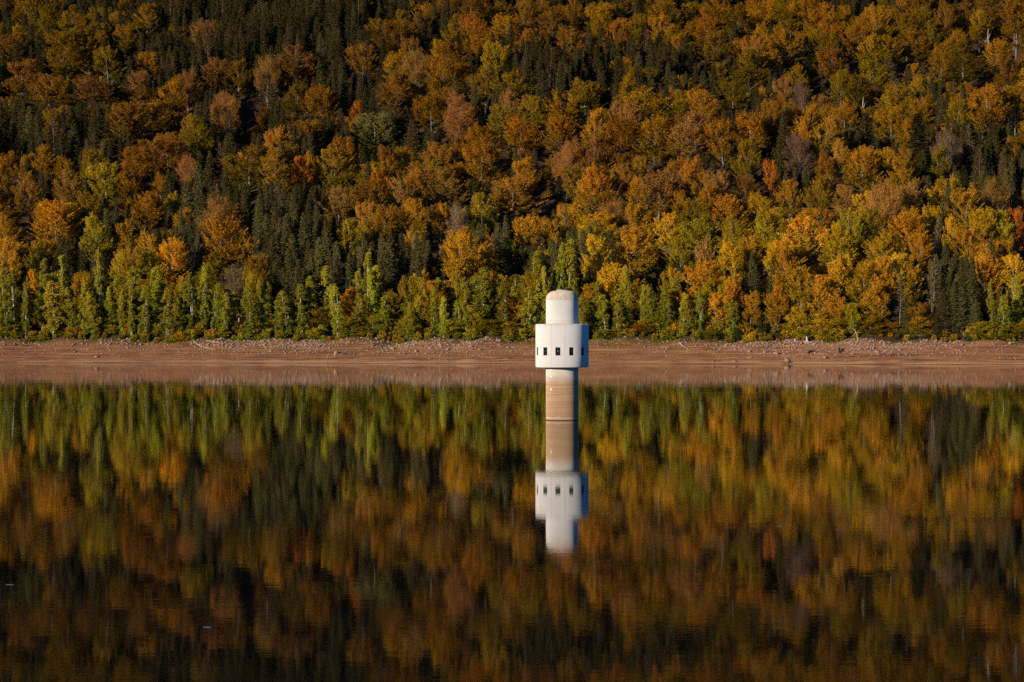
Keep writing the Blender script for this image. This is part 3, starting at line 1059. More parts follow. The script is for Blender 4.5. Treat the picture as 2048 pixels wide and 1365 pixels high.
SHORE += [(20, 640, 50, 'G', 2), (640, 610, 42, 'L', 7), (695, 570, 50, 'O', 9), (700, 628, 56, 'G', 3), (745, 622, 50, 'G', 3), (790, 580, 44, 'L', 8), (815, 625, 42, 'G', 3), (868, 555, 56, 'O', 10), (905, 632, 52, 'G', 3), (925, 452, 76, 'Z', 24), (948, 605, 44, 'G', 5), (985, 535, 40, 'O', 14), (985, 636, 48, 'G', 3), (1020, 590, 46, 'O', 7), (1022, 640, 44, 'G', 2), (1180, 560, 52, 'Y', 12), (1196, 468, 66, 'Y', 26), (1232, 515, 74, 'Y', 16), (1262, 545, 60, 'L', 12), (1262, 440, 84, 'O', 36), (1335, 540, 36, 'L', 12), (1414, 520, 80, 'Z', 18), (1412, 457, 40, 'P', 21), (1430, 580, 48, 'O', 8), (1350, 560, 48, 'O', 10), (1460, 555, 52, 'O', 9), (1500, 575, 44, 'O', 7), (1500, 500, 34, 'S', 16), (1535, 560, 30, 'S', 9), (1545, 510, 34, 'S', 17), (1520, 640, 34, 'S', 2), (1552, 560, 46, 'O', 8), (1580, 480, 56, 'O', 18), (1605, 530, 58, 'Y', 9), (1640, 545, 60, 'O', 7), (1600, 610, 52, 'Y', 4), (1640, 625, 52, 'Y', 3), (1670, 585, 50, 'O', 6), (1680, 505, 56, 'Y', 15), (1700, 600, 48, 'G', 4), (1725, 520, 64, 'Y', 12), (1745, 560, 58, 'O', 7), (1762, 512, 60, 'O', 14), (1742, 625, 48, 'Y', 3), (1790, 500, 64, 'Y', 20), (1775, 640, 44, 'O', 3), (1800, 545, 36, 'D', 8), (1812, 600, 34, 'S', 4), (1838, 600, 50, 'O', 6), (1840, 630, 48, 'Y', 3), (1822, 520, 44, 'O', 18), (1864, 506, 44, 'D', 13), (1884, 582, 40, 'S', 5), (1872, 630, 34, 'S', 3), (1905, 560, 36, 'S', 8), (1924, 545, 40, 'S', 9), (1946, 515, 44, 'S', 12), (1950, 600, 34, 'S', 4), (1965, 640, 48, 'G', 2), (1975, 490, 66, 'O', 22), (2000, 640, 54, 'G', 2), (2040, 640, 44, 'G', 2), (2020, 500, 56, 'Y', 20), (1390, 590, 40, 'G', 8), (1420, 655, 36, 'G', 2), (1475, 655, 30, 'S', 2), (1290, 640, 36, 'L', 3), (1340, 655, 36, 'Y', 2), (1270, 655, 40, 'O', 2), (1210, 655, 44, 'G', 2), (465, 532, 46, 'N', 13), (72, 534, 34, 'Z', 12), (15, 470, 56, 'O', 26), (1150, 640, 40, 'G', 3), (1100, 640, 40, 'G', 3)]


for x in np.arange(-30, 1480, 23.0):
    if 520 < x < 700 and rng.uniform() < 0.6 or 1060 < x < 1180 and rng.uniform() < 0.3:
        continue
    SHORE.append((float(x + rng.uniform(-11, 11)), float(rng.uniform(528, 590)), float(rng.uniform(24, 44)), str(rng.choice(list('BBBBGLY'))), float(rng.uniform(6, 18))))


def shore_tree(px, pyt, wpx, code, setback):
    if setback is None:
        setback = float(rng.uniform(1.0, 6.0)) if pyt > 555 else float(rng.uniform(6, 14))
    d = 830.0
    for _ in range(6):
        x = (px - 1024.0) * d / FPX
        d = float(shore_y(x)) + BANK + 1.2 + setback + 1.3 * float(edge_wob(x, 0.0))
    z = float(terrain(x, d))
    H = CAM_H + (HOR - pyt) * d / FPX - z
    H = max(3.5, H)
    if wpx is None:
        wpx = float(np.clip(rng.normal(30, 7), 18, 48)) * (0.75 + 0.25 * H / 18)
    kind = kind_of(code, True)
    if kind == 'edge':
        wpx *= 1.3
        if H > 22:
            kind = 'beech'
    add_tree(kind, code, x, d, H, wpx * d / FPX, True)


for s in SHORE:
    shore_tree(*s)

# trees picked out on the slope: (x px, top px, width px, code)
KEYS = [(250, 45, 45, 'Y'), (294, 2, 50, 'G'), (290, 97, 40, 'Y'), (137, 50, 80, 'G'), (181, 82, 46, 'O'), (130, 92, 56, 'L'), (219, 86, 50, 'G'), (280, 138, 58, 'P'), (186, 140, 74, 'P'), (99, 142, 74, 'R'), (44, 118, 68, 'R'), (430, 108, 56, 'P'), (594, 86, 70, 'P'), (533, 113, 50, 'P'), (478, 118, 46, 'L'), (341, 155, 52, 'Y'), (375, 140, 50, 'P'), (246, 200, 82, 'R'), (307, 195, 82, 'R'), (400, 230, 56, 'G'), (459, 218, 36, 'D'), (536, 150, 48, 'D'), (595, 165, 50, 'L'), (642, 160, 56, 'O'), (338, 272, 76, 'R'), (383, 310, 40, 'P'), (406, 320, 32, 'S'), (495, 285, 92, 'L'), (560, 300, 52, 'R'), (607, 308, 46, 'X'), (629, 297, 32, 'Y'), (670, 290, 66, 'L'), (690, 272, 42, 'O'), (78, 285, 46, 'O'), (17, 297, 56, 'O'), (181, 290, 48, 'G'), (207, 296, 38, 'V'), (133, 307, 38, 'O'), (213, 320, 66, 'G'), (262, 318, 58, 'O'), (62, 340, 50, 'R'), (143, 340, 60, 'P'), (113, 393, 80, 'Z'), (170, 375, 60, 'L'), (14, 420, 42, 'Z'), (292, 376, 64, 'O'), (345, 376, 28, 'Y'), (440, 392, 80, 'P'), (445, 425, 70, 'O'), (490, 446, 44, 'O'), (253, 437, 46, 'O'), (190, 425, 58, 'G'), (300, 455, 40, 'O'), (342, 466, 62, 'Z'), (227, 398, 26, 'S'), (251, 405, 24, 'S'), (677, 365, 52, 'P'), (700, 505, 34, 'S'),
    (748, 218, 72, 'V'), (800, 215, 46, 'S'), (820, 240, 40, 'S'), (864, 180, 60, 'O'), (919, 188, 66, 'P'), (792, 137, 60, 'R'), (727, 85, 52, 'R'), (792, 92, 46, 'Y'), (830, 103, 52, 'P'), (1018, 177, 42, 'P'), (1000, 208, 52, 'G'), (1062, 185, 50, 'L'), (1120, 175, 60, 'Y'), (1172, 150, 84, 'L'), (1295, 165, 98, 'Y'), (1363, 175, 42, 'G'), (1247, 200, 56, 'P'), (1117, 222, 56, 'O'), (963, 246, 60, 'O'), (1042, 220, 78, 'O'), (967, 283, 76, 'O'), (1185, 267, 56, 'P'), (1134, 280, 56, 'P'), (1250, 225, 78, 'O'), (1308, 222, 70, 'O'), (1377, 220, 70, 'P'), (1045, 314, 50, 'Z'), (1028, 345, 76, 'R'), (891, 335, 70, 'P'), (800, 355, 56, 'P'), (763, 330, 50, 'O'), (734, 350, 60, 'R'), (1200, 325, 56, 'O'), (1158, 330, 56, 'L'), (1318, 335, 80, 'P'), (1277, 345, 42, 'O'), (1360, 380, 32, 'Y'), (826, 393, 54, 'O'), (768, 407, 46, 'O'), (881, 400, 42, 'O'), (970, 380, 50, 'G'), (1058, 424, 52, 'Y'), (1277, 407, 60, 'O'), (1342, 425, 60, 'Y'), (915, 408, 40, 'N'), (700, 430, 40, 'L'), (735, 400, 46, 'R'), (1105, 440, 30, 'O'), (1180, 330, 50, 'O'),
    (1655, 58, 50, 'Y'), (1662, 92, 66, 'R'), (1734, 65, 46, 'Y'), (1772, 65, 56, 'Y'), (1563, 48, 66, 'O'), (1512, 72, 60, 'R'), (1427, 62, 66, 'L'), (1495, 96, 66, 'L'), (1546, 95, 34, 'Y'), (1929, 99, 76, 'L'), (2011, 110, 56, 'R'), (1994, 72, 56, 'O'), (1885, 80, 50, 'O'), (1741, 117, 60, 'L'), (1680, 130, 46, 'G'), (1710, 145, 62, 'L'), (1790, 162, 70, 'Y'), (1468, 150, 66, 'G'), (1406, 170, 56, 'O'), (1365, 178, 42, 'Y'), (1604, 165, 36, 'N'), (1570, 150, 38, 'P'), (1690, 192, 56, 'O'), (1782, 205, 56, 'Y'), (1843, 181, 52, 'Y'), (1980, 165, 76, 'O'), (2031, 163, 48, 'Y'), (1915, 185, 42, 'G'), (1615, 200, 38, 'Y'), (1392, 220, 80, 'P'), (1447, 236, 50, 'O'), (1505, 218, 60, 'O'), (1604, 226, 42, 'Z'), (1650, 228, 56, 'R'), (1730, 225, 50, 'S'), (1837, 225, 58, 'S'), (1573, 224, 36, 'S'), (1815, 235, 38, 'Y'), (1600, 268, 56, 'N'), (1891, 263, 52, 'N'), (1686, 273, 46, 'R'), (1724, 283, 60, 'O'), (1806, 288, 56, 'R'), (1491, 275, 52, 'Y'), (1650, 297, 42, 'O'), (1806, 315, 56, 'Y'), (1871, 292, 46, 'G'), (1943, 250, 30, 'D'), (1543, 318, 28, 'X'), (1440, 335, 52, 'P'), (1426, 365, 52, 'O'), (1460, 380, 60, 'O'), (1584, 353, 46, 'O'), (1635, 345, 52, 'L'), (1768, 363, 62, 'P'), (1823, 350, 52, 'P'), (1724, 380, 46, 'Y'), (1929, 370, 60, 'L'), (1990, 355, 60, 'P'), (1854, 405, 38, 'Y'), (1400, 420, 80, 'G'), (1475, 425, 62, 'G'), (1550, 418, 70, 'G'), (1622, 428, 88, 'O'), (1700, 412, 50, 'G'), (1742, 408, 50, 'G'), (1818, 405, 84, 'Z'), (1966, 408, 52, 'Y'), (2032, 412, 46, 'X'), (1905, 430, 44, 'Y'), (1940, 445, 50, 'O'), (1870, 430, 28, 'D'), (1600, 445, 50, 'P'), (1680, 440, 60, 'Y'), (1530, 425, 44, 'G'), (2005, 415, 34, 'G'), (1390, 395, 60, 'L'),
    (1365, 470, 50, 'L'), (1460, 470, 54, 'Y'), (1500, 455, 54, 'O'), (1560, 470, 54, 'Y'), (1760, 455, 56, 'Y'), (1840, 460, 46, 'O'), (510, 500, 50, 'L'), (290, 490, 50, 'G'), (260, 492, 50, 'L'), (240, 500, 40, 'G')]

for px, pyt, wpx, code in KEYS:
    wpx *= 1.34
    kind = kind_of(code)
    H = {'spruce': 25, 'dead': 25}.get(kind, 23) * float(rng.uniform(0.9, 1.1))
    x, d = from_pixel(px, pyt, H)
    W = wpx * d / FPX * (1.0 if kind in ('beech', 'edge') else 1.05)
    H = H * float(np.clip((W / 12.0) ** 0.35, 0.72, 1.12)) if kind in ('beech', 'bare') else H
    x, d = from_pixel(px, pyt, H)
    add_tree(kind, code, x, d, H, wpx * d / FPX, True)

# stands: one string of tree codes for each 128 x 70 px field of the wood
GRID = [
    'LLYS LYLS YSL SSS SSS SSYL LORS LOR ORL OLY OLY LOY LYO OYL OLR OYR',
    'LSR LRY SYS SSP SSP SSR RYR OSR SRS OSS OSS SROL YRS YLO YOL ROY',
    'RSL RPS PYR PSR SRO ROS ROR YPS SSL YLS YSP OSY PYL YLO YSL YOY',
    'SSS SSL RRL YSS RSO ROS SRO ORY ROP OYR ORY ROS OYS RYS SYO YLS',
    'ORS LSR ROS ROS RYS RLS OLR ORL SRP ROY ROR POY OPS ROY YSP SSS',
    'ORL OSY YOS PSS SSS PRS ROP SYL ROY OYP ROY OYR YOP YPO YSL SPO',
    'OYR OSY OSL ORS SSS SSL YRS OYS YSG YOG OYG YGO OYG YGO YLS YOR',
    'GLY GLG OGL LGL SSS SSS SLY OSY GLS YYS YSY YOS YOL YOG YSS YSO',
    'BG BG BG BL SS GS GSL GLO GS YG YS SYO YLO YOG YSS SGY',
    'BG BG BG BL GS GS GSL GLO GS YG YS SYO YLO YOG YSS SGY']
GRID = [row.split() for row in GRID]

grid_hash = {}
CELL = 8.0


def near(x, y, rad):
    cx, cy = int(x // CELL), int(y // CELL)
    k = int(rad // CELL) + 1
    for i in range(cx - k, cx + k + 1):
        for j in range(cy - k, cy + k + 1):
            for t in grid_hash.get((i, j), ()):
                yield t


def put(t):
    grid_hash.setdefault((int(t['x'] // CELL), int(t['y'] // CELL)), []).append(t)


for t in trees:
    put(t)
DARK = [(498, 232, 34, 52), (22, 255, 40, 30), (240, 292, 22, 26), (1085, 330, 26, 46), (775, 300, 30, 24), (838, 290, 20, 40), (470, 155, 24, 26), (375, 190, 20, 30), (1690, 95, 14, 26), (1700, 120, 16, 18), (1392, 70, 22, 22), (700, 180, 16, 40), (640, 280, 24, 18), (1240, 300, 14, 26), (880, 470, 30, 36), (270, 400, 18, 24), (470, 530, 18, 20), (1760, 240, 12, 20), (1625, 150, 12, 24), (1290, 300, 14, 20), (800, 560, 16, 50), (1215, 460, 16, 22), (1325, 520, 14, 40), (1860, 470, 12, 24)]
keyarr = np.array([(t['px'], t['pyt'], t['wpx'], t['y'], t['H'] * FPX / t['y']) for t in trees if t['key']])

N = 33000
cy_ = rng.uniform(818, 1640, N)
cx_ = rng.uniform(-0.5, 0.5, N) * (0.50 * cy_)
for x, y in zip(cx_, cy_):
    u = y - float(shore_y(x))
    if u < BANK + 7:
        continue
    z = float(terrain(x, y))
    px, pyb = project(x, y, z)
    pm_ = project(x, y, z + 19)[1]
    if pyb < -260:
        continue
    if any(((px - a) / c) ** 2 + ((pm_ - b) / e) ** 2 < 1 for a, b, c, e in DARK):
        continue
    gx = int(np.clip((px + rng.normal(0, 14)) // 128, 0, 15))
    gy = int(np.clip((pm_ + rng.normal(0, 8)) // 70, 0, 9))
    cl = list(GRID[gy][gx])
    if pm_ < 5:
        cl += ['S', 'S']
    cw = np.array([1.9 if c == 'S' else 1.0 for c in cl])
    code = str(rng.choice(cl, p=cw / cw.sum()))
    kind = kind_of(code, u < BANK + 34 and rng.uniform() < 0.7)
    if kind == 'spruce':
        H, W = rng.uniform(17, 26), rng.uniform(6.4, 9.4)
        sp = 0.325
        if rng.uniform() < 0.05:
            kind, code = 'dead', 'D'
    elif kind == 'birch':
        H, W = rng.uniform(14, 19), rng.uniform(4.4, 6.0)
        sp = 0.36
    elif kind == 'edge':
        H, W = rng.uniform(11, 19), rng.uniform(7, 12)
        sp = 0.38
    else:
        H, W = rng.uniform(18, 26), rng.uniform(10.5, 23.0)
        H *= (W / 14.0) ** 0.3 * rng.uniform(0.80, 1.15)
        sp = 0.365
    ok = True
    for t in near(x, y, 8.0):
        if (t['x'] - x) ** 2 + (t['y'] - y) ** 2 < (sp * (W + t['W'])) ** 2:
            ok = False
            break
    if not ok:
        continue
    # keep picked trees in view: lower what would stand in front of them
    wp = W * FPX / y
    m = (keyarr[:, 3] > y + 2) & (np.abs(keyarr[:, 0] - px) < 0.36 * (keyarr[:, 2] + wp))
    if m.any():
        lim = np.max(keyarr[m, 1] + np.minimum(0.62 * keyarr[m, 4], keyarr[m, 2] * 0.95))
        top = HOR - FPX * (z + H - CAM_H) / y
        if top < lim:
            H2 = CAM_H + (HOR - lim) * y / FPX - z
            if H2 < 3.5:
                continue
            if H2 < 9 and kind not in ('spruce', 'dead'):
                kind = 'edge'
            W = min(W * max(0.6, H2 / H), max(3.0, 0.8 * H2))
            H = H2
    put(add_tree(kind, code, x, y, float(H), float(W)))

for _ in range(5000):
    y = float(rng.uniform(840, 1440))
    x = float(rng.uniform(-0.5, 0.5) * 0.48 * y)
    if y - float(shore_y(x)) < BANK + 10:
        continue
    H, W = float(rng.uniform(4.5, 10)), float(rng.uniform(4.0, 7.5))
    if any((t['x'] - x) ** 2 + (t['y'] - y) ** 2 < (0.36 * (W + t['W'])) ** 2 for t in near(x, y, 9.0)):
        continue
    z = float(terrain(x, y))
    px, pyb = project(x, y, z)
    pm_ = project(x, y, z + 5)[1]
    if pyb < -200:
        continue
    gx = int(np.clip(px // 128, 0, 15))
    gy = int(np.clip(pm_ // 70, 0, 9))
    code = str(rng.choice([c if c in 'LRSG' else 'L' for c in GRID[gy][gx]]))
    put(add_tree('spruce' if code == 'S' else 'edge', code, x, y, H, W if code != 'S' else W * 0.6))

# ------------------------------------------------------------------ which trees show: coarse depth raster, front to back
SCL = 0.5
buf = np.full((360, 1024), -1, np.int32)
order = sorted(range(len(trees)), key=lambda i: trees[i]['y'])
for i in order:
    t = trees[i]
    cx, w2 = t['px'] * SCL, max(1.0, t['wpx'] * SCL * 0.5)
    y0, y1 = t['pyt'] * SCL, t['pyb'] * SCL
    hh = y1 - y0
    a, b = int(max(0, y0)), int(min(359, y1))
    for yy_ in range(a, b):
        f = max(0.0, (yy_ - y0) / hh)
        if t['kind'] in ('spruce', 'dead'):
            ww = w2 * min(1, f * 1.1)
        elif t['kind'] in ('edge',):
            ww = w2 * min(1, (f * 1.6) ** 0.6)
        elif f < 0.74:
            ww = w2 * math.sqrt(max(0, 1 - ((f - 0.38) / 0.40) ** 2))
        else:
            ww = 1
        l, r_ = int(max(0, cx - ww)), int(min(1024, cx + ww + 1))
        if r_ > l:
            seg = buf[yy_, l:r_]
            seg[seg < 0] = i
cnt = np.bincount(buf[buf >= 0].ravel(), minlength=len(trees))
ysum = np.bincount(buf[buf >= 0].ravel(), weights=np.nonzero(buf >= 0)[0], minlength=len(trees))
for i, t in enumerate(trees):
    t['vis'] = int(cnt[i])
    t['pyc'] = float(ysum[i] / cnt[i] / SCL) if cnt[i] else t['pyt']

FAMILY = {'beech': 'beech', 'edge': 'beech', 'bare': 'beech', 'birch': 'birch', 'spruce': 'spruce', 'dead': 'spruce'}
LIMIT = 300
chosen = set()
for fam in ('beech', 'spruce', 'birch'):
    ids = [i for i, t in enumerate(trees) if FAMILY[t['kind']] == fam and t['vis'] >= 25]
    ids.sort(key=lambda i: -trees[i]['vis'])
    chosen.update(ids[:LIMIT])

# ------------------------------------------------------------------ labels that single trees out
def zone(t):
    p = t['px']
    col = ('at left edge' if p < 130 else 'far left of tower' if p < 420 else 'well left of tower' if p < 700 else 'left of tower' if p < 990 else 'straight above tower' if p < 1240 else 'right of tower' if p < 1480 else 'well right of tower' if p < 1760 else 'far right of tower' if p < 1960 else 'at right edge')
    q = t['pyc']
    if t['y'] - float(shore_y(t['x'])) < BANK + 18:
        row = 'on shore'
    else:
        row = 'behind shore trees' if q > 520 else 'low on slope' if q > 420 else 'mid slope' if q > 300 else 'high on slope' if q > 170 else 'near picture top' if q > 70 else 'at very top'
    return row, col


ORD = ['', '', 'second', 'third', 'fourth', 'fifth', 'sixth', 'seventh', 'eighth', 'ninth', 'tenth', 'eleventh', 'twelfth', 'thirteenth', 'fourteenth', 'fifteenth', 'sixteenth', 'seventeenth', 'eighteenth', 'nineteenth', 'twentieth'] + ['%dth' % i for i in range(21, 60)]
clusters = {}
for i in sorted(chosen):
    t = trees[i]
    fam = FAMILY[t['kind']]
    state = {'bare': 'thinly leaved', 'dead': 'thinning', 'edge': 'low-branched'}.get(t['kind'], '')
    size = ''
    if fam == 'birch':
        size = 'slender'
    elif t['H'] < 12:
        size = 'young'
    elif t['W'] > 14.5:
        size = 'broad'
    clusters.setdefault((fam, state, size, WORD[t['code']], zone(t)), []).append(i)
for (fam, state, size, word, (row, col)), ids in clusters.items():
    ids.sort(key=lambda i: trees[i]['px'])
    n = len(ids)
    for k, i in enumerate(ids):
        base = ' '.join(s for s in (size, state, word, fam) if s)
        if n == 1:
            lab = f'{base} {row} {col}'
        else:
            o = 'leftmost' if k == 0 else 'rightmost' if k == n - 1 else 'middle' if n == 3 else (ORD[k + 1] + ' from left' if k + 1 < len(ORD) else f'{k + 1}th from left')
            lab = f'{base} {row} {col}, {o}'
        trees[i]['label'] = lab

NAMES = {'beech': ('beech_tree', 'beeches on the wooded slope'), 'spruce': ('spruce_tree', 'spruces on the wooded slope'), 'birch': ('birch_tree', 'birches along the shore')}
first_use = {}
for i in sorted(chosen, key=lambda i: trees[i]['y']):
    t = trees[i]
    pr = PROTO[t['kind']][t['var']]
    fam = FAMILY[t['kind']]
    o = empty(NAMES[fam][0], (t['x'], t['y'], t['z']), t['rot'])
    s = t['W'] / pr['W']
    o.scale = (s * t['sq'], s / t['sq'], t['H'] / pr['H'])
    o.rotation_euler = (*t['tilt'], t['rot'])
    tag(o, t['label'], 'tree', NAMES[fam][1])
    to = obj('trunk', pr['trunk'], o)
    co = obj('crown', pr['crown'], o)
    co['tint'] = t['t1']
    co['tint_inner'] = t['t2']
    first_use.setdefault((t['kind'], t['var']), (to, co))


# ------------------------------------------------------------------ the remaining wood: one mass of each kind
def forest(name, label, kinds, ids):
    sel = [(k, v) for k, v in first_use if k in kinds]
    tree = bpy.data.node_groups.new(name, 'GeometryNodeTree')
    tree.interface.new_socket('Geometry', in_out='INPUT', socket_type='NodeSocketGeometry')
    tree.interface.new_socket('Geometry', in_out='OUTPUT', socket_type='NodeSocketGeometry')
    gi = tree.nodes.new('NodeGroupInput')
    go = tree.nodes.new('NodeGroupOutput')
    out = tree.nodes.new('GeometryNodeJoinGeometry')
    for k, v in sel:
        sub = [i for i in ids if (trees[i]['kind'], trees[i]['var']) == (k, v)]
        if not sub:
            continue
        mark = f'is_{k}_{v}'
        jn = tree.nodes.new('GeometryNodeJoinGeometry')
        for part in first_use[(k, v)]:
            oi = tree.nodes.new('GeometryNodeObjectInfo')
            oi.inputs['Object'].default_value = part
            tree.links.new(oi.outputs['Geometry'], jn.inputs[0])
        na = tree.nodes.new('GeometryNodeInputNamedAttribute')
        na.data_type = 'BOOLEAN'
        na.inputs['Name'].default_value = mark
        ins = tree.nodes.new('GeometryNodeInstanceOnPoints')
        tree.links.new(gi.outputs[0], ins.inputs['Points'])
        tree.links.new([s for s in na.outputs if s.enabled][0], ins.inputs['Selection'])
        tree.links.new(jn.outputs[0], ins.inputs['Instance'])
        nr = tree.nodes.new('GeometryNodeInputNamedAttribute')
        nr.data_type = 'FLOAT_VECTOR'
        nr.inputs['Name'].default_value = 'turn'
        e2r = tree.nodes.new('FunctionNodeEulerToRotation')
        tree.links.new([s for s in nr.outputs if s.enabled][0], e2r.inputs[0])
        tree.links.new(e2r.outputs[0], ins.inputs['Rotation'])
        nsz = tree.nodes.new('GeometryNodeInputNamedAttribute')
        nsz.data_type = 'FLOAT_VECTOR'
        nsz.inputs['Name'].default_value = 'size'
        tree.links.new([s for s in nsz.outputs if s.enabled][0], ins.inputs['Scale'])
        tree.links.new(ins.outputs[0], out.inputs[0])
    tree.links.new(out.outputs[0], go.inputs[0])
    ids = [i for i in ids if (trees[i]['kind'], trees[i]['var']) in first_use]
    me = bpy.data.meshes.new(name)
    me.from_pydata([(trees[i]['x'], trees[i]['y'], trees[i]['z']) for i in ids], [], [])

    def va(nm, vals):
        a = me.attributes.new(nm, 'FLOAT_VECTOR', 'POINT')
        a.data.foreach_set('vector', np.asarray(vals, np.float32).ravel())
    va('turn', [(*trees[i]['tilt'], trees[i]['rot']) for i in ids])
    sz = []
    for i in ids:
        t = trees[i]
        pr = PROTO[t['kind']][t['var']]
        s = t['W'] / pr['W']
        sz.append((s * t['sq'], s / t['sq'], t['H'] / pr['H']))
    va('size', sz)
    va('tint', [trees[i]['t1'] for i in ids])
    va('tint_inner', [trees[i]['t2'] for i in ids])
    for k, v in sel:
        a = me.attributes.new(f'is_{k}_{v}', 'BOOLEAN', 'POINT')
        a.data.foreach_set('value', [(trees[i]['kind'], trees[i]['var']) == (k, v) for i in ids])
    o = obj(name, me)
    mod = o.modifiers.new('trees', 'NODES')
    mod.node_group = tree
    tag(o, label, None, None, 'stuff')
    return o


rest = [i for i in range(len(trees)) if i not in chosen]
forest('beech_wood', 'rust and gold beech wood massed up the hillside', ('beech', 'edge', 'bare', 'birch'), [i for i in rest if FAMILY[trees[i]['kind']] in ('beech', 'birch')])
forest('spruce_wood', 'dark spruce stands massed up the hillside', ('spruce', 'dead'), [i for i in rest if FAMILY[trees[i]['kind']] == 'spruce'])
print('TREES', len(trees), 'chosen', len(chosen), {f: sum(1 for i in chosen if FAMILY[trees[i]['kind']] == f) for f in ('beech', 'spruce', 'birch')})

# ------------------------------------------------------------------ shrubs along the forest edge
def at_bank(px, py):
    """bank point seen at this pixel"""
    d = np.arange(770.0, 900.0, 0.1)
    x = (px - 1024.0) * d / FPX
    row = project(x, d, terrain(x, d))[1]
    ok = np.where((row <= py) & (d > shore_y(x)))[0]
    i = ok[0] if len(ok) else -1
    return float(x[i]), float(d[i]), float(terrain(x[i], d[i]))


shr = []
for px in np.concatenate([np.arange(-40, 2090, 17.0), np.arange(-40, 2090, 24.0) + 9.3]):
    back = abs((float(px) + 40.0) % 17.0) > 1e-6
    px = float(px + rng.uniform(-8, 8))
    if rng.uniform() < 0.14:
        continue
    d = 835.0
    for _ in range(5):
        x = (px - 1024) * d / FPX
        d = float(shore_y(x)) + BANK + 0.6 + (float(rng.uniform(0, 2.5)) if not back else 5.5) + 1.3 * float(edge_wob(x, 0.0))
    H = float(rng.uniform(1.4, 4.6)) if not back else float(rng.uniform(3.0, 5.6))
    code = str(rng.choice(list('GGGLBY' if px < 1480 else 'GLYYOS')))
    shr.append((px, x, d, H, code))
shr.sort()
seen = {}
for px, x, d, H, code in shr:
    pr = PROTO['shrub'][int(rng.integers(0, 3))]
    o = empty('shrub', (x, d, float(terrain(x, d)) - 0.1), float(rng.uniform(0, 6.28)))
    s = H / pr['H'] * float(rng.uniform(0.8, 1.15))
    o.scale = (s, s, H / pr['H'])
    tt_ = dict(px=px, pyc=670, x=x, y=d)
    col = zone(tt_)[1]
    key = (WORD[code], col, H > 3.2)
    seen.setdefault(key, []).append(o)
    obj('stem', pr['trunk'], o)
    f = obj('foliage', pr['crown'], o)
    a, b = TINT[code]
    k = float(rng.uniform(0.75, 1.15))
    f['tint'] = tuple(c * k for c in a)
    f['tint_inner'] = tuple(c * k for c in b)
for (word, col, tall), lst in seen.items():
    for k, o in enumerate(lst):
        n = len(lst)
        tail = '' if n == 1 else ', leftmost of %d' % n if k == 0 else ', rightmost of %d' % n if k == n - 1 else ', %s from left' % ORD[k + 1]
        tag(o, f"{'tall' if tall else 'low'} {word} shrub at wood foot {col}{tail}", 'shrub', 'shrubs along the forest edge')

# ------------------------------------------------------------------ stones
def stone(r, size, sub=1):
    bm = bmesh.new()
    bmesh.ops.create_icosphere(bm, subdivisions=sub, radius=1.0)
    v = np.array([x.co[:] for x in bm.verts])
    f = np.array([[x.index for x in p.verts] for p in bm.faces])
    bm.free()
    k = r.normal(0, 1, (7, 3))
    k /= np.linalg.norm(k, axis=1, keepdims=True)
    for n in k:                       # cut flat facets
        dd = v @ n
        lim = r.uniform(0.55, 0.85)
        v = v - n[None, :] * np.maximum(dd - lim, 0)[:, None]
    v *= np.array([1.0, r.uniform(0.65, 1.0), r.uniform(0.45, 0.8)]) * size
    a = r.uniform(0, 6.28)
    v = np.stack([v[:, 0] * math.cos(a) - v[:, 1] * math.sin(a), v[:, 0] * math.sin(a) + v[:, 1] * math.cos(a), v[:, 2]], 1)
    return v, f


rs = np.random.default_rng(77)
base_st = [stone(rs, 1.0, 1) for _ in range(14)]
# loose stones: too many and too small to count
def stone_density(px):
    d = 0.20
    for c, wd, a in ((600, 70, 0.9), (830, 90, 1.0), (470, 70, 0.6), (1590, 70, 0.9), (1690, 70, 0.8), (1500, 60, 0.4), (1800, 120, 0.5), (230, 60, 0.25), (970, 60, .5)):
        d += a * math.exp(-((px - c) / wd) ** 2)
    return min(1.0, d)


sv, sf, n = [], [], 0
cntst = 0
while cntst < 8500:
    px = rs.uniform(-60, 2110)
    u = rs.beta(3.0, 1.2) * (BANK + 2)
    if rs.uniform() > stone_density(px) * (0.25 + 0.75 * min(1, u / 12.0)):
        continue
    d = 830.0
    for _ in range(3):
        x = (px - 1024) * d / FPX
        d = float(shore_y(x)) + u
    s = 0.08 + 0.15 * rs.exponential(1.0)
    s = min(s, 0.55) * (0.7 + 0.5 * u / BANK)
    v, f = base_st[int(rs.integers(0, 14))]
    a = rs.uniform(0, 6.28)
    vv = np.stack([v[:, 0] * math.cos(a) - v[:, 1] * math.sin(a), v[:, 0] * math.sin(a) + v[:, 1] * math.cos(a), v[:, 2]], 1) * s
    vv += np.array([x, d, float(terrain(x, d)) + 0.1 * s])
    sv.append(vv)
    sf.append(f + n)
    n += len(v)
    cntst += 1
tag(obj('loose_stones', mesh_np('loose_stones', np.vstack(sv), [np.vstack(sf)], [MAT['rock']])), 'loose reddish stones strewn over the bank', None, None, 'stuff')

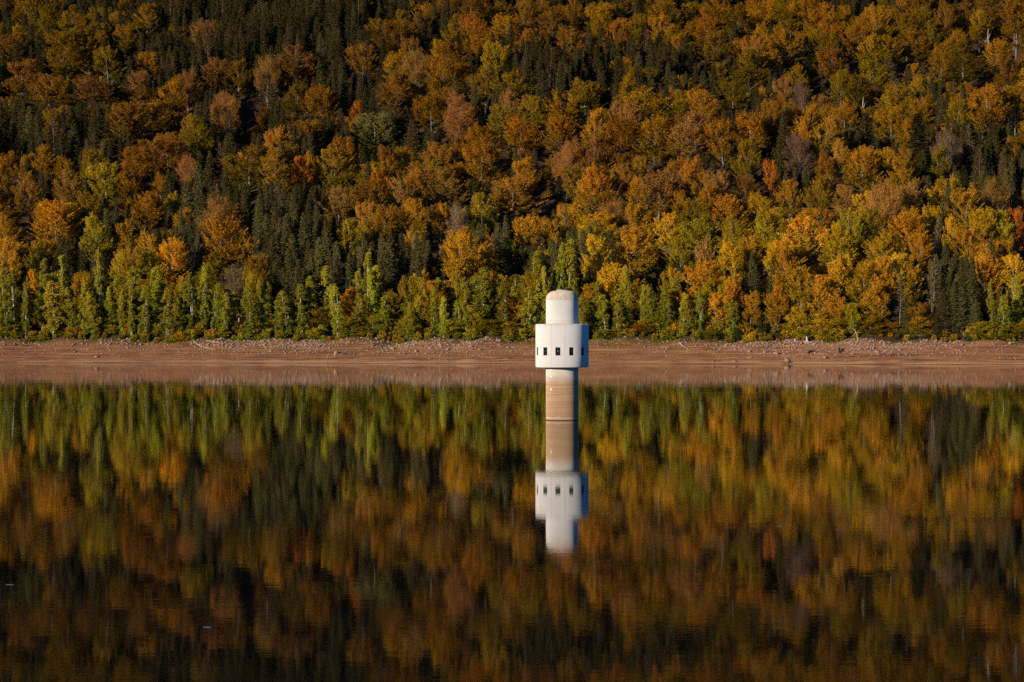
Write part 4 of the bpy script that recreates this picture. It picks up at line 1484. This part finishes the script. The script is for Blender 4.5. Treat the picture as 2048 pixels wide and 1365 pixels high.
big_st = [mesh_np('boulder', *[(lambda vf: (vf[0], [vf[1]]))(stone(rs, 1.0, 2))][0], [MAT['rock']]) for _ in range(8)]
B_AT = [(30, 690), (48, 688), (72, 689), (80, 690), (146, 690), (165, 689), (254, 689), (281, 690), (296, 690), (330, 694), (150, 705), (192, 715), (541, 704), (562, 690), (590, 694), (612, 690), (640, 693), (660, 697), (672, 708), (795, 690), (812, 688), (828, 691), (845, 694), (862, 697), (880, 692), (895, 700), (786, 698), (832, 703), (960, 700), (942, 694), (1290, 695), (1434, 690), (1452, 693), (1500, 717), (1498, 704), (1530, 706), (1551, 708), (1575, 722), (1540, 692), (1560, 688), (1568, 691), (1590, 697), (1623, 710), (1650, 716), (1665, 718), (1737, 690), (1748, 690), (1755, 705), (1916, 721), (1924, 690), (1800, 701), (1990, 690), (2020, 688), (1870, 693), (1706, 688), (1470, 700), (1426, 724), (1470, 724)]
B_AT.sort()
names_b = {}
for k, (px, py) in enumerate(B_AT):
    x, d, zz_ = at_bank(px, py)
    o = obj('boulder', big_st[k % 8], None, (x, d, zz_ + 0.12))
    s = float(rs.uniform(0.55, 1.05))
    if (px, py) in ((1575, 722), (1551, 708), (672, 708)):
        s = 1.35
    o.scale = (s, s * 0.9, s * rs.uniform(0.7, 1.0))
    o.rotation_euler = (0, 0, float(rs.uniform(0, 6.28)))
    tt_ = dict(px=px, pyc=690, x=x, y=d)
    names_b.setdefault((zone(tt_)[1], 'near the water' if py > 702 else 'on the upper bank'), []).append(o)
for (col, row), lst in names_b.items():
    n = len(lst)
    for k, o in enumerate(lst):
        tail = '' if n == 1 else ', leftmost of %d' % n if k == 0 else ', rightmost of %d' % n if k == n - 1 else ', %s from left' % ORD[k + 1]
        tag(o, f'angular grey-brown boulder {row} {col}{tail}', 'boulder', 'boulders on the bank')

# ------------------------------------------------------------------ driftwood, stump and root plates
def drift(name, label, pts_px, rad, mat='dead_wood', forks=()):
    P = []
    for px, py, lift in pts_px:
        x, d, zz_ = at_bank(px, py)
        P.append((x, d, zz_ + lift))
    P = np.array(P)
    tt_ = np.linspace(0, 1, 9)
    s = np.linspace(0, 1, len(P))
    Q = np.stack([np.interp(tt_, s, P[:, i]) for i in range(3)], 1)
    Q[1:-1] += rs.normal(0, 0.06, (7, 3))
    o0 = Q[0].copy()
    mb = MB()
    mb.tube(Q - o0, np.linspace(rad, rad * 0.35, 9) * 0.8, 7)
    o = obj(name, mb.mesh(name, [MAT[mat]], True), None, tuple(o0))
    tag(o, label, 'driftwood')
    for k, (at, dx, dy, dz) in enumerate(forks):
        fb = MB()
        p0 = Q[int(at * 8)] - o0
        fb.tube([p0, p0 + np.array([dx, dy, dz]) * 0.5 + np.array([0, 0, 0.1]), p0 + np.array([dx, dy, dz])], [rad * 0.55, rad * 0.4, rad * 0.15], 6)
        obj('branch', fb.mesh('branch', [MAT[mat]], True), o)
    return o


drift('driftwood_branch', 'long pale bare branch lying down the bank well left of the tower', [(386, 684, 0.5), (400, 694, 0.25), (412, 697, 0.2), (432, 702, 0.15)], 0.17, forks=((0.35, 2.6, 0.6, 0.35), (0.6, -1.2, -1.0, 0.3)))
drift('driftwood_branch', 'pale crooked branch under the birches on the upper bank far left', [(413, 684, 0.4), (424, 685, 0.4), (440, 688, 0.2), (452, 689, 0.1)], 0.13, forks=((0.5, 1.2, -0.6, 0.5),))
drift('driftwood_branch', 'short pale snag tangled at the wood edge by the leftmost branch', [(338, 684, 0.7), (347, 679, 0.5), (352, 683, 0.3)], 0.16, forks=((0.4, 1.4, 0.4, 0.8), (0.7, -1.1, 0.3, 0.5)))
drift('fallen_trunk', 'grey fallen trunk sloping down the bank right of the tower', [(1358, 691, 0.9), (1366, 695, 0.5), (1380, 703, 0.2)], 0.22, forks=((0.2, 1.5, 0.8, 0.6),))
drift('driftwood_log', 'thin dark log lying level on the bank top below the golden beeches', [(1632, 687, 0.3), (1650, 686, 0.3), (1672, 686, 0.25)], 0.14, 'root', forks=((0.7, 0.8, 0.2, 0.6),))
drift('driftwood_log', 'small dark log close to the water far left of the tower', [(150, 705, 0.2), (158, 703, 0.2), (164, 704, 0.15)], 0.13, 'root')
drift('driftwood_log', 'short dark log close to the water left of the tower', [(684, 711, 0.25), (694, 709, 0.3), (702, 710, 0.2)], 0.24, 'root', forks=((0.3, 0.7, 0.2, 0.5),))
drift('driftwood_branch', 'thin pale twig at the bank top at the right edge', [(2010, 694, 0.15), (2024, 689, 0.4), (2036, 687, 0.5)], 0.10, forks=((0.5, 0.9, 0.2, 0.6),))
drift('leaning_dead_stem', 'pale bent dead stem leaning out of the golden beeches', [(1716, 684, 0.1), (1714, 683, 2.2), (1709, 683, 4.0), (1704, 683, 4.4)], 0.16)

x, d, zz_ = at_bank(1614, 686)
st = empty('tree_stump', (x, d, zz_ - 0.1))
tag(st, 'pale weathered stump with bare spreading roots on the bank top', 'stump')
mb = MB()
mb.tube([(0, 0, -0.1), (0.02, 0, 0.5), (0.0, 0.02, 1.2), (-0.08, 0, 1.9), (-0.14, 0, 2.25)], [0.55, 0.40, 0.33, 0.30, 0.20], 9)
obj('bole', mb.mesh('bole', [MAT['dead_wood']], True), st)
for a, L in ((-2.6, 1.5), (-2.0, 1.9), (-1.2, 1.9), (-0.5, 2.3), (0.2, 1.6), (2.2, 1.3), (3.0, 1.4)):
    mb = MB()
    c, s = math.cos(a), math.sin(a)
    mb.tube([(0.2 * c, 0.2 * s, 0.55), (0.6 * c, 0.6 * s, 0.35), (L * c, L * s, -0.05 + 0.28 * L * s * 0.9)], [0.20, 0.14, 0.05], 6)
    obj('root', mb.mesh('root', [MAT['dead_wood']], True), st)
x, d, zz_ = at_bank(1590, 683)
st2 = empty('tree_stump', (x, d, zz_ - 0.1))
tag(st2, 'small pale stump just left of the tall rooted stump', 'stump')
mb = MB()
mb.tube([(0, 0, -0.1), (0.03, 0, 0.5), (0.0, 0.02, 1.0)], [0.34, 0.24, 0.18], 8)
obj('bole', mb.mesh('bole', [MAT['dead_wood']], True), st2)
for a in (-2.4, -1.4, -0.4, 1.8):
    mb = MB()
    mb.tube([(0.1 * math.cos(a), 0.1 * math.sin(a), 0.3), (0.8 * math.cos(a), 0.8 * math.sin(a), -0.02 + 0.2 * math.sin(a))], [0.12, 0.04], 5)
    obj('root', mb.mesh('root', [MAT['dead_wood']], True), st2)


def root_plate(px, py, wd, ht, label, stub):
    """overturned tree base: a mound of earth on the left, its ragged root plate facing right"""
    x, d, zz_ = at_bank(px, py)
    o = empty('root_plate', (x, d, zz_ - 0.1))
    tag(o, label, 'root plate')
    r = np.random.default_rng(int(px))
    g, m_ = 22, 14
    v, q = [], []
    for j in range(m_):
        for i in range(g):
            s, t = i / (g - 1), j / (m_ - 1) * 2 - 1
            hgt = ht * (s ** 1.5 if s < 0.86 else (1 - (s - 0.86) / 0.14 * 0.9)) * max(0, 1 - t * t) ** 0.7
            v.append(((s - 1) * wd, t * ht * 1.5 + 0.1 * r.normal(), hgt + 0.05 * r.normal() - 0.12 + 0.29 * t * ht * 1.5))
    for j in range(m_ - 1):
        for i in range(g - 1):
            a = j * g + i
            q.append((a, a + 1, a + g + 1, a + g))
    obj('mound', mesh_np('mound', v, [np.array(q)], [MAT['ground']], None, True, {'above_shore': np.full(len(v), 9.0)}), o)
    for k in range(9):
        a = r.uniform(-0.3, 2.2)
        mb = MB()
        y0 = r.uniform(-0.8, 0.8) * ht
        L = r.uniform(0.6, 1.25) * ht
        mb.tube([(-0.25, y0, ht * 0.35), (0.05 + 0.2 * r.normal(), y0 * 1.2, ht * 0.35 + 0.5 * L * math.sin(a)), (0.15 + 0.3 * math.cos(a), y0 * 1.4, ht * 0.35 + L * math.sin(a) * 0.9)], [0.14, 0.10, 0.04], 5)
        obj('root', mb.mesh('root', [MAT['root']], True), o)
    if stub:
        mb = MB()
        mb.tube([(-0.3, 0, ht * 0.5), (-0.9, 0, ht * 1.1), (-1.3, 0.1, ht * 1.75)], [0.28, 0.22, 0.12], 7)
        obj('bole', mb.mesh('bole', [MAT['root']], True), o)


root_plate(1680, 704, 5.2, 1.6, 'earth mound with upturned dark root plate below the golden beeches', True)
root_plate(1618, 706, 4.2, 1.4, 'upturned root mound on the bank just below the pale stump', False)
root_plate(1578, 726, 3.0, 0.9, 'small root mound at the water edge well right of the tower', False)

# tall pale snags in the wood
for px, pyt, H, label in ((1726, 193, 17, 'pale broken snag among beeches high on the slope far right'), (1976, 58, 16, 'thin pale snag near the top at the right edge'), (1095, 40, 17, 'thin pale snag near the top, straight above the tower')):
    x, d = from_pixel(px, pyt, H)
    o = empty('dead_snag', (x, d, float(terrain(x, d)) - 0.3))
    tag(o, label, 'dead tree')
    mb = MB()
    mb.tube([(0, 0, 0), (0.1, 0, H * 0.4), (-0.05, 0.05, H * 0.8), (0.1, 0, H)], [0.26, 0.22, 0.17, 0.08], 7)
    obj('trunk', mb.mesh('snag', [MAT['dead_wood']], True), o)
    mb = MB()
    mb.tube([(0, 0, H * 0.7), (0.6, -0.2, H * 0.76), (1.0, -0.3, H * 0.86)], [0.13, 0.09, 0.03], 5)
    obj('branch', mb.mesh('snag_branch', [MAT['dead_wood']], True), o)

# ------------------------------------------------------------------ grass at the top of the bank
gr = np.random.default_rng(5)
ng = 9000
cen, ax_ = [], []
while len(cen) < ng:
    px = gr.uniform(-60, 2110)
    dens = 0.18 + 0.8 * math.exp(-((px - 1215) / 60) ** 2) + 0.5 * math.exp(-((px - 665) / 25) ** 2) + 0.4 * math.exp(-((px - 350) / 30) ** 2) + 0.4 * math.exp(-((px - 1320) / 40) ** 2)
    if gr.uniform() > dens:
        continue
    u = BANK + gr.normal(-0.3, 1.5) - (2.2 * gr.uniform() if 1160 < px < 1270 else 0)
    d = 830.0
    for _ in range(3):
        x = (px - 1024) * d / FPX
        d = float(shore_y(x)) + u
    hgt = gr.uniform(0.25, 0.6)
    cen.append((x, d, float(terrain(x, d)) + hgt * 0.35))
    ax_.append((gr.normal(0, 0.35), gr.normal(0, 0.35), 1.0))
cen, ax_ = np.array(cen), np.array(ax_)
v, f = quads_from(cen, ax_, gr.normal(0, 1, (ng, 3)) + np.array([0, -1.0, 0]), gr.uniform(0.35, 0.8, ng), gr.uniform(0.06, 0.14, ng))
me = mesh_np('bank_grass', v, [f], [MAT['leaf']], None, False, {'leaf_random': np.repeat(gr.uniform(0, 1, ng), 4), 'leaf_outer': np.repeat(gr.uniform(0, 1, ng), 4)})
go_ = obj('bank_grass', me)
go_['tint'] = (0.34, 0.23, 0.05)
go_['tint_inner'] = (0.20, 0.17, 0.03)
tag(go_, 'dry yellow grass tufts along the top of the bank', None, None, 'stuff')

# ------------------------------------------------------------------ sky glints in ripples, painted as flat blue-grey patches on the water
for px, py, L, Wd, label in ((418, 1255, 0.42, 0.30, 'small painted sky glint on the dark water, lower left'), (22, 1170, 0.45, 0.26, 'small painted sky glint at the left edge of the water'), (1562, 1053, 0.50, 0.34, 'small painted sky glint on the water right of the tower reflection')):
    d = FPX * CAM_H / (py - HOR)
    x = (px - 1024) * d / FPX
    r = np.random.default_rng(int(px))
    k = 14
    th = np.arange(k) * 2 * np.pi / k
    rad = r.uniform(0.6, 1.1, k)
    ring = np.stack([np.cos(th) * L * 0.5 * rad, np.sin(th) * Wd * 0.5 * rad], 1)
    v = [(a, b, 0.018) for a, b in ring] + [(a, b, -0.02) for a, b in ring] + [(0, 0, 0.035), (0, 0, -0.03)]
    q = [(i, k + i, k + (i + 1) % k, (i + 1) % k) for i in range(k)]
    t3 = [(2 * k, i, (i + 1) % k) for i in range(k)] + [(2 * k + 1, k + (i + 1) % k, k + i) for i in range(k)]
    o = obj('ripple_glint', mesh_np('ripple_glint', v, [np.array(q), np.array(t3)], [MAT['sky_glint']]), None, (x, d, 0))
    tag(o, label, 'debris', 'painted sky glints')
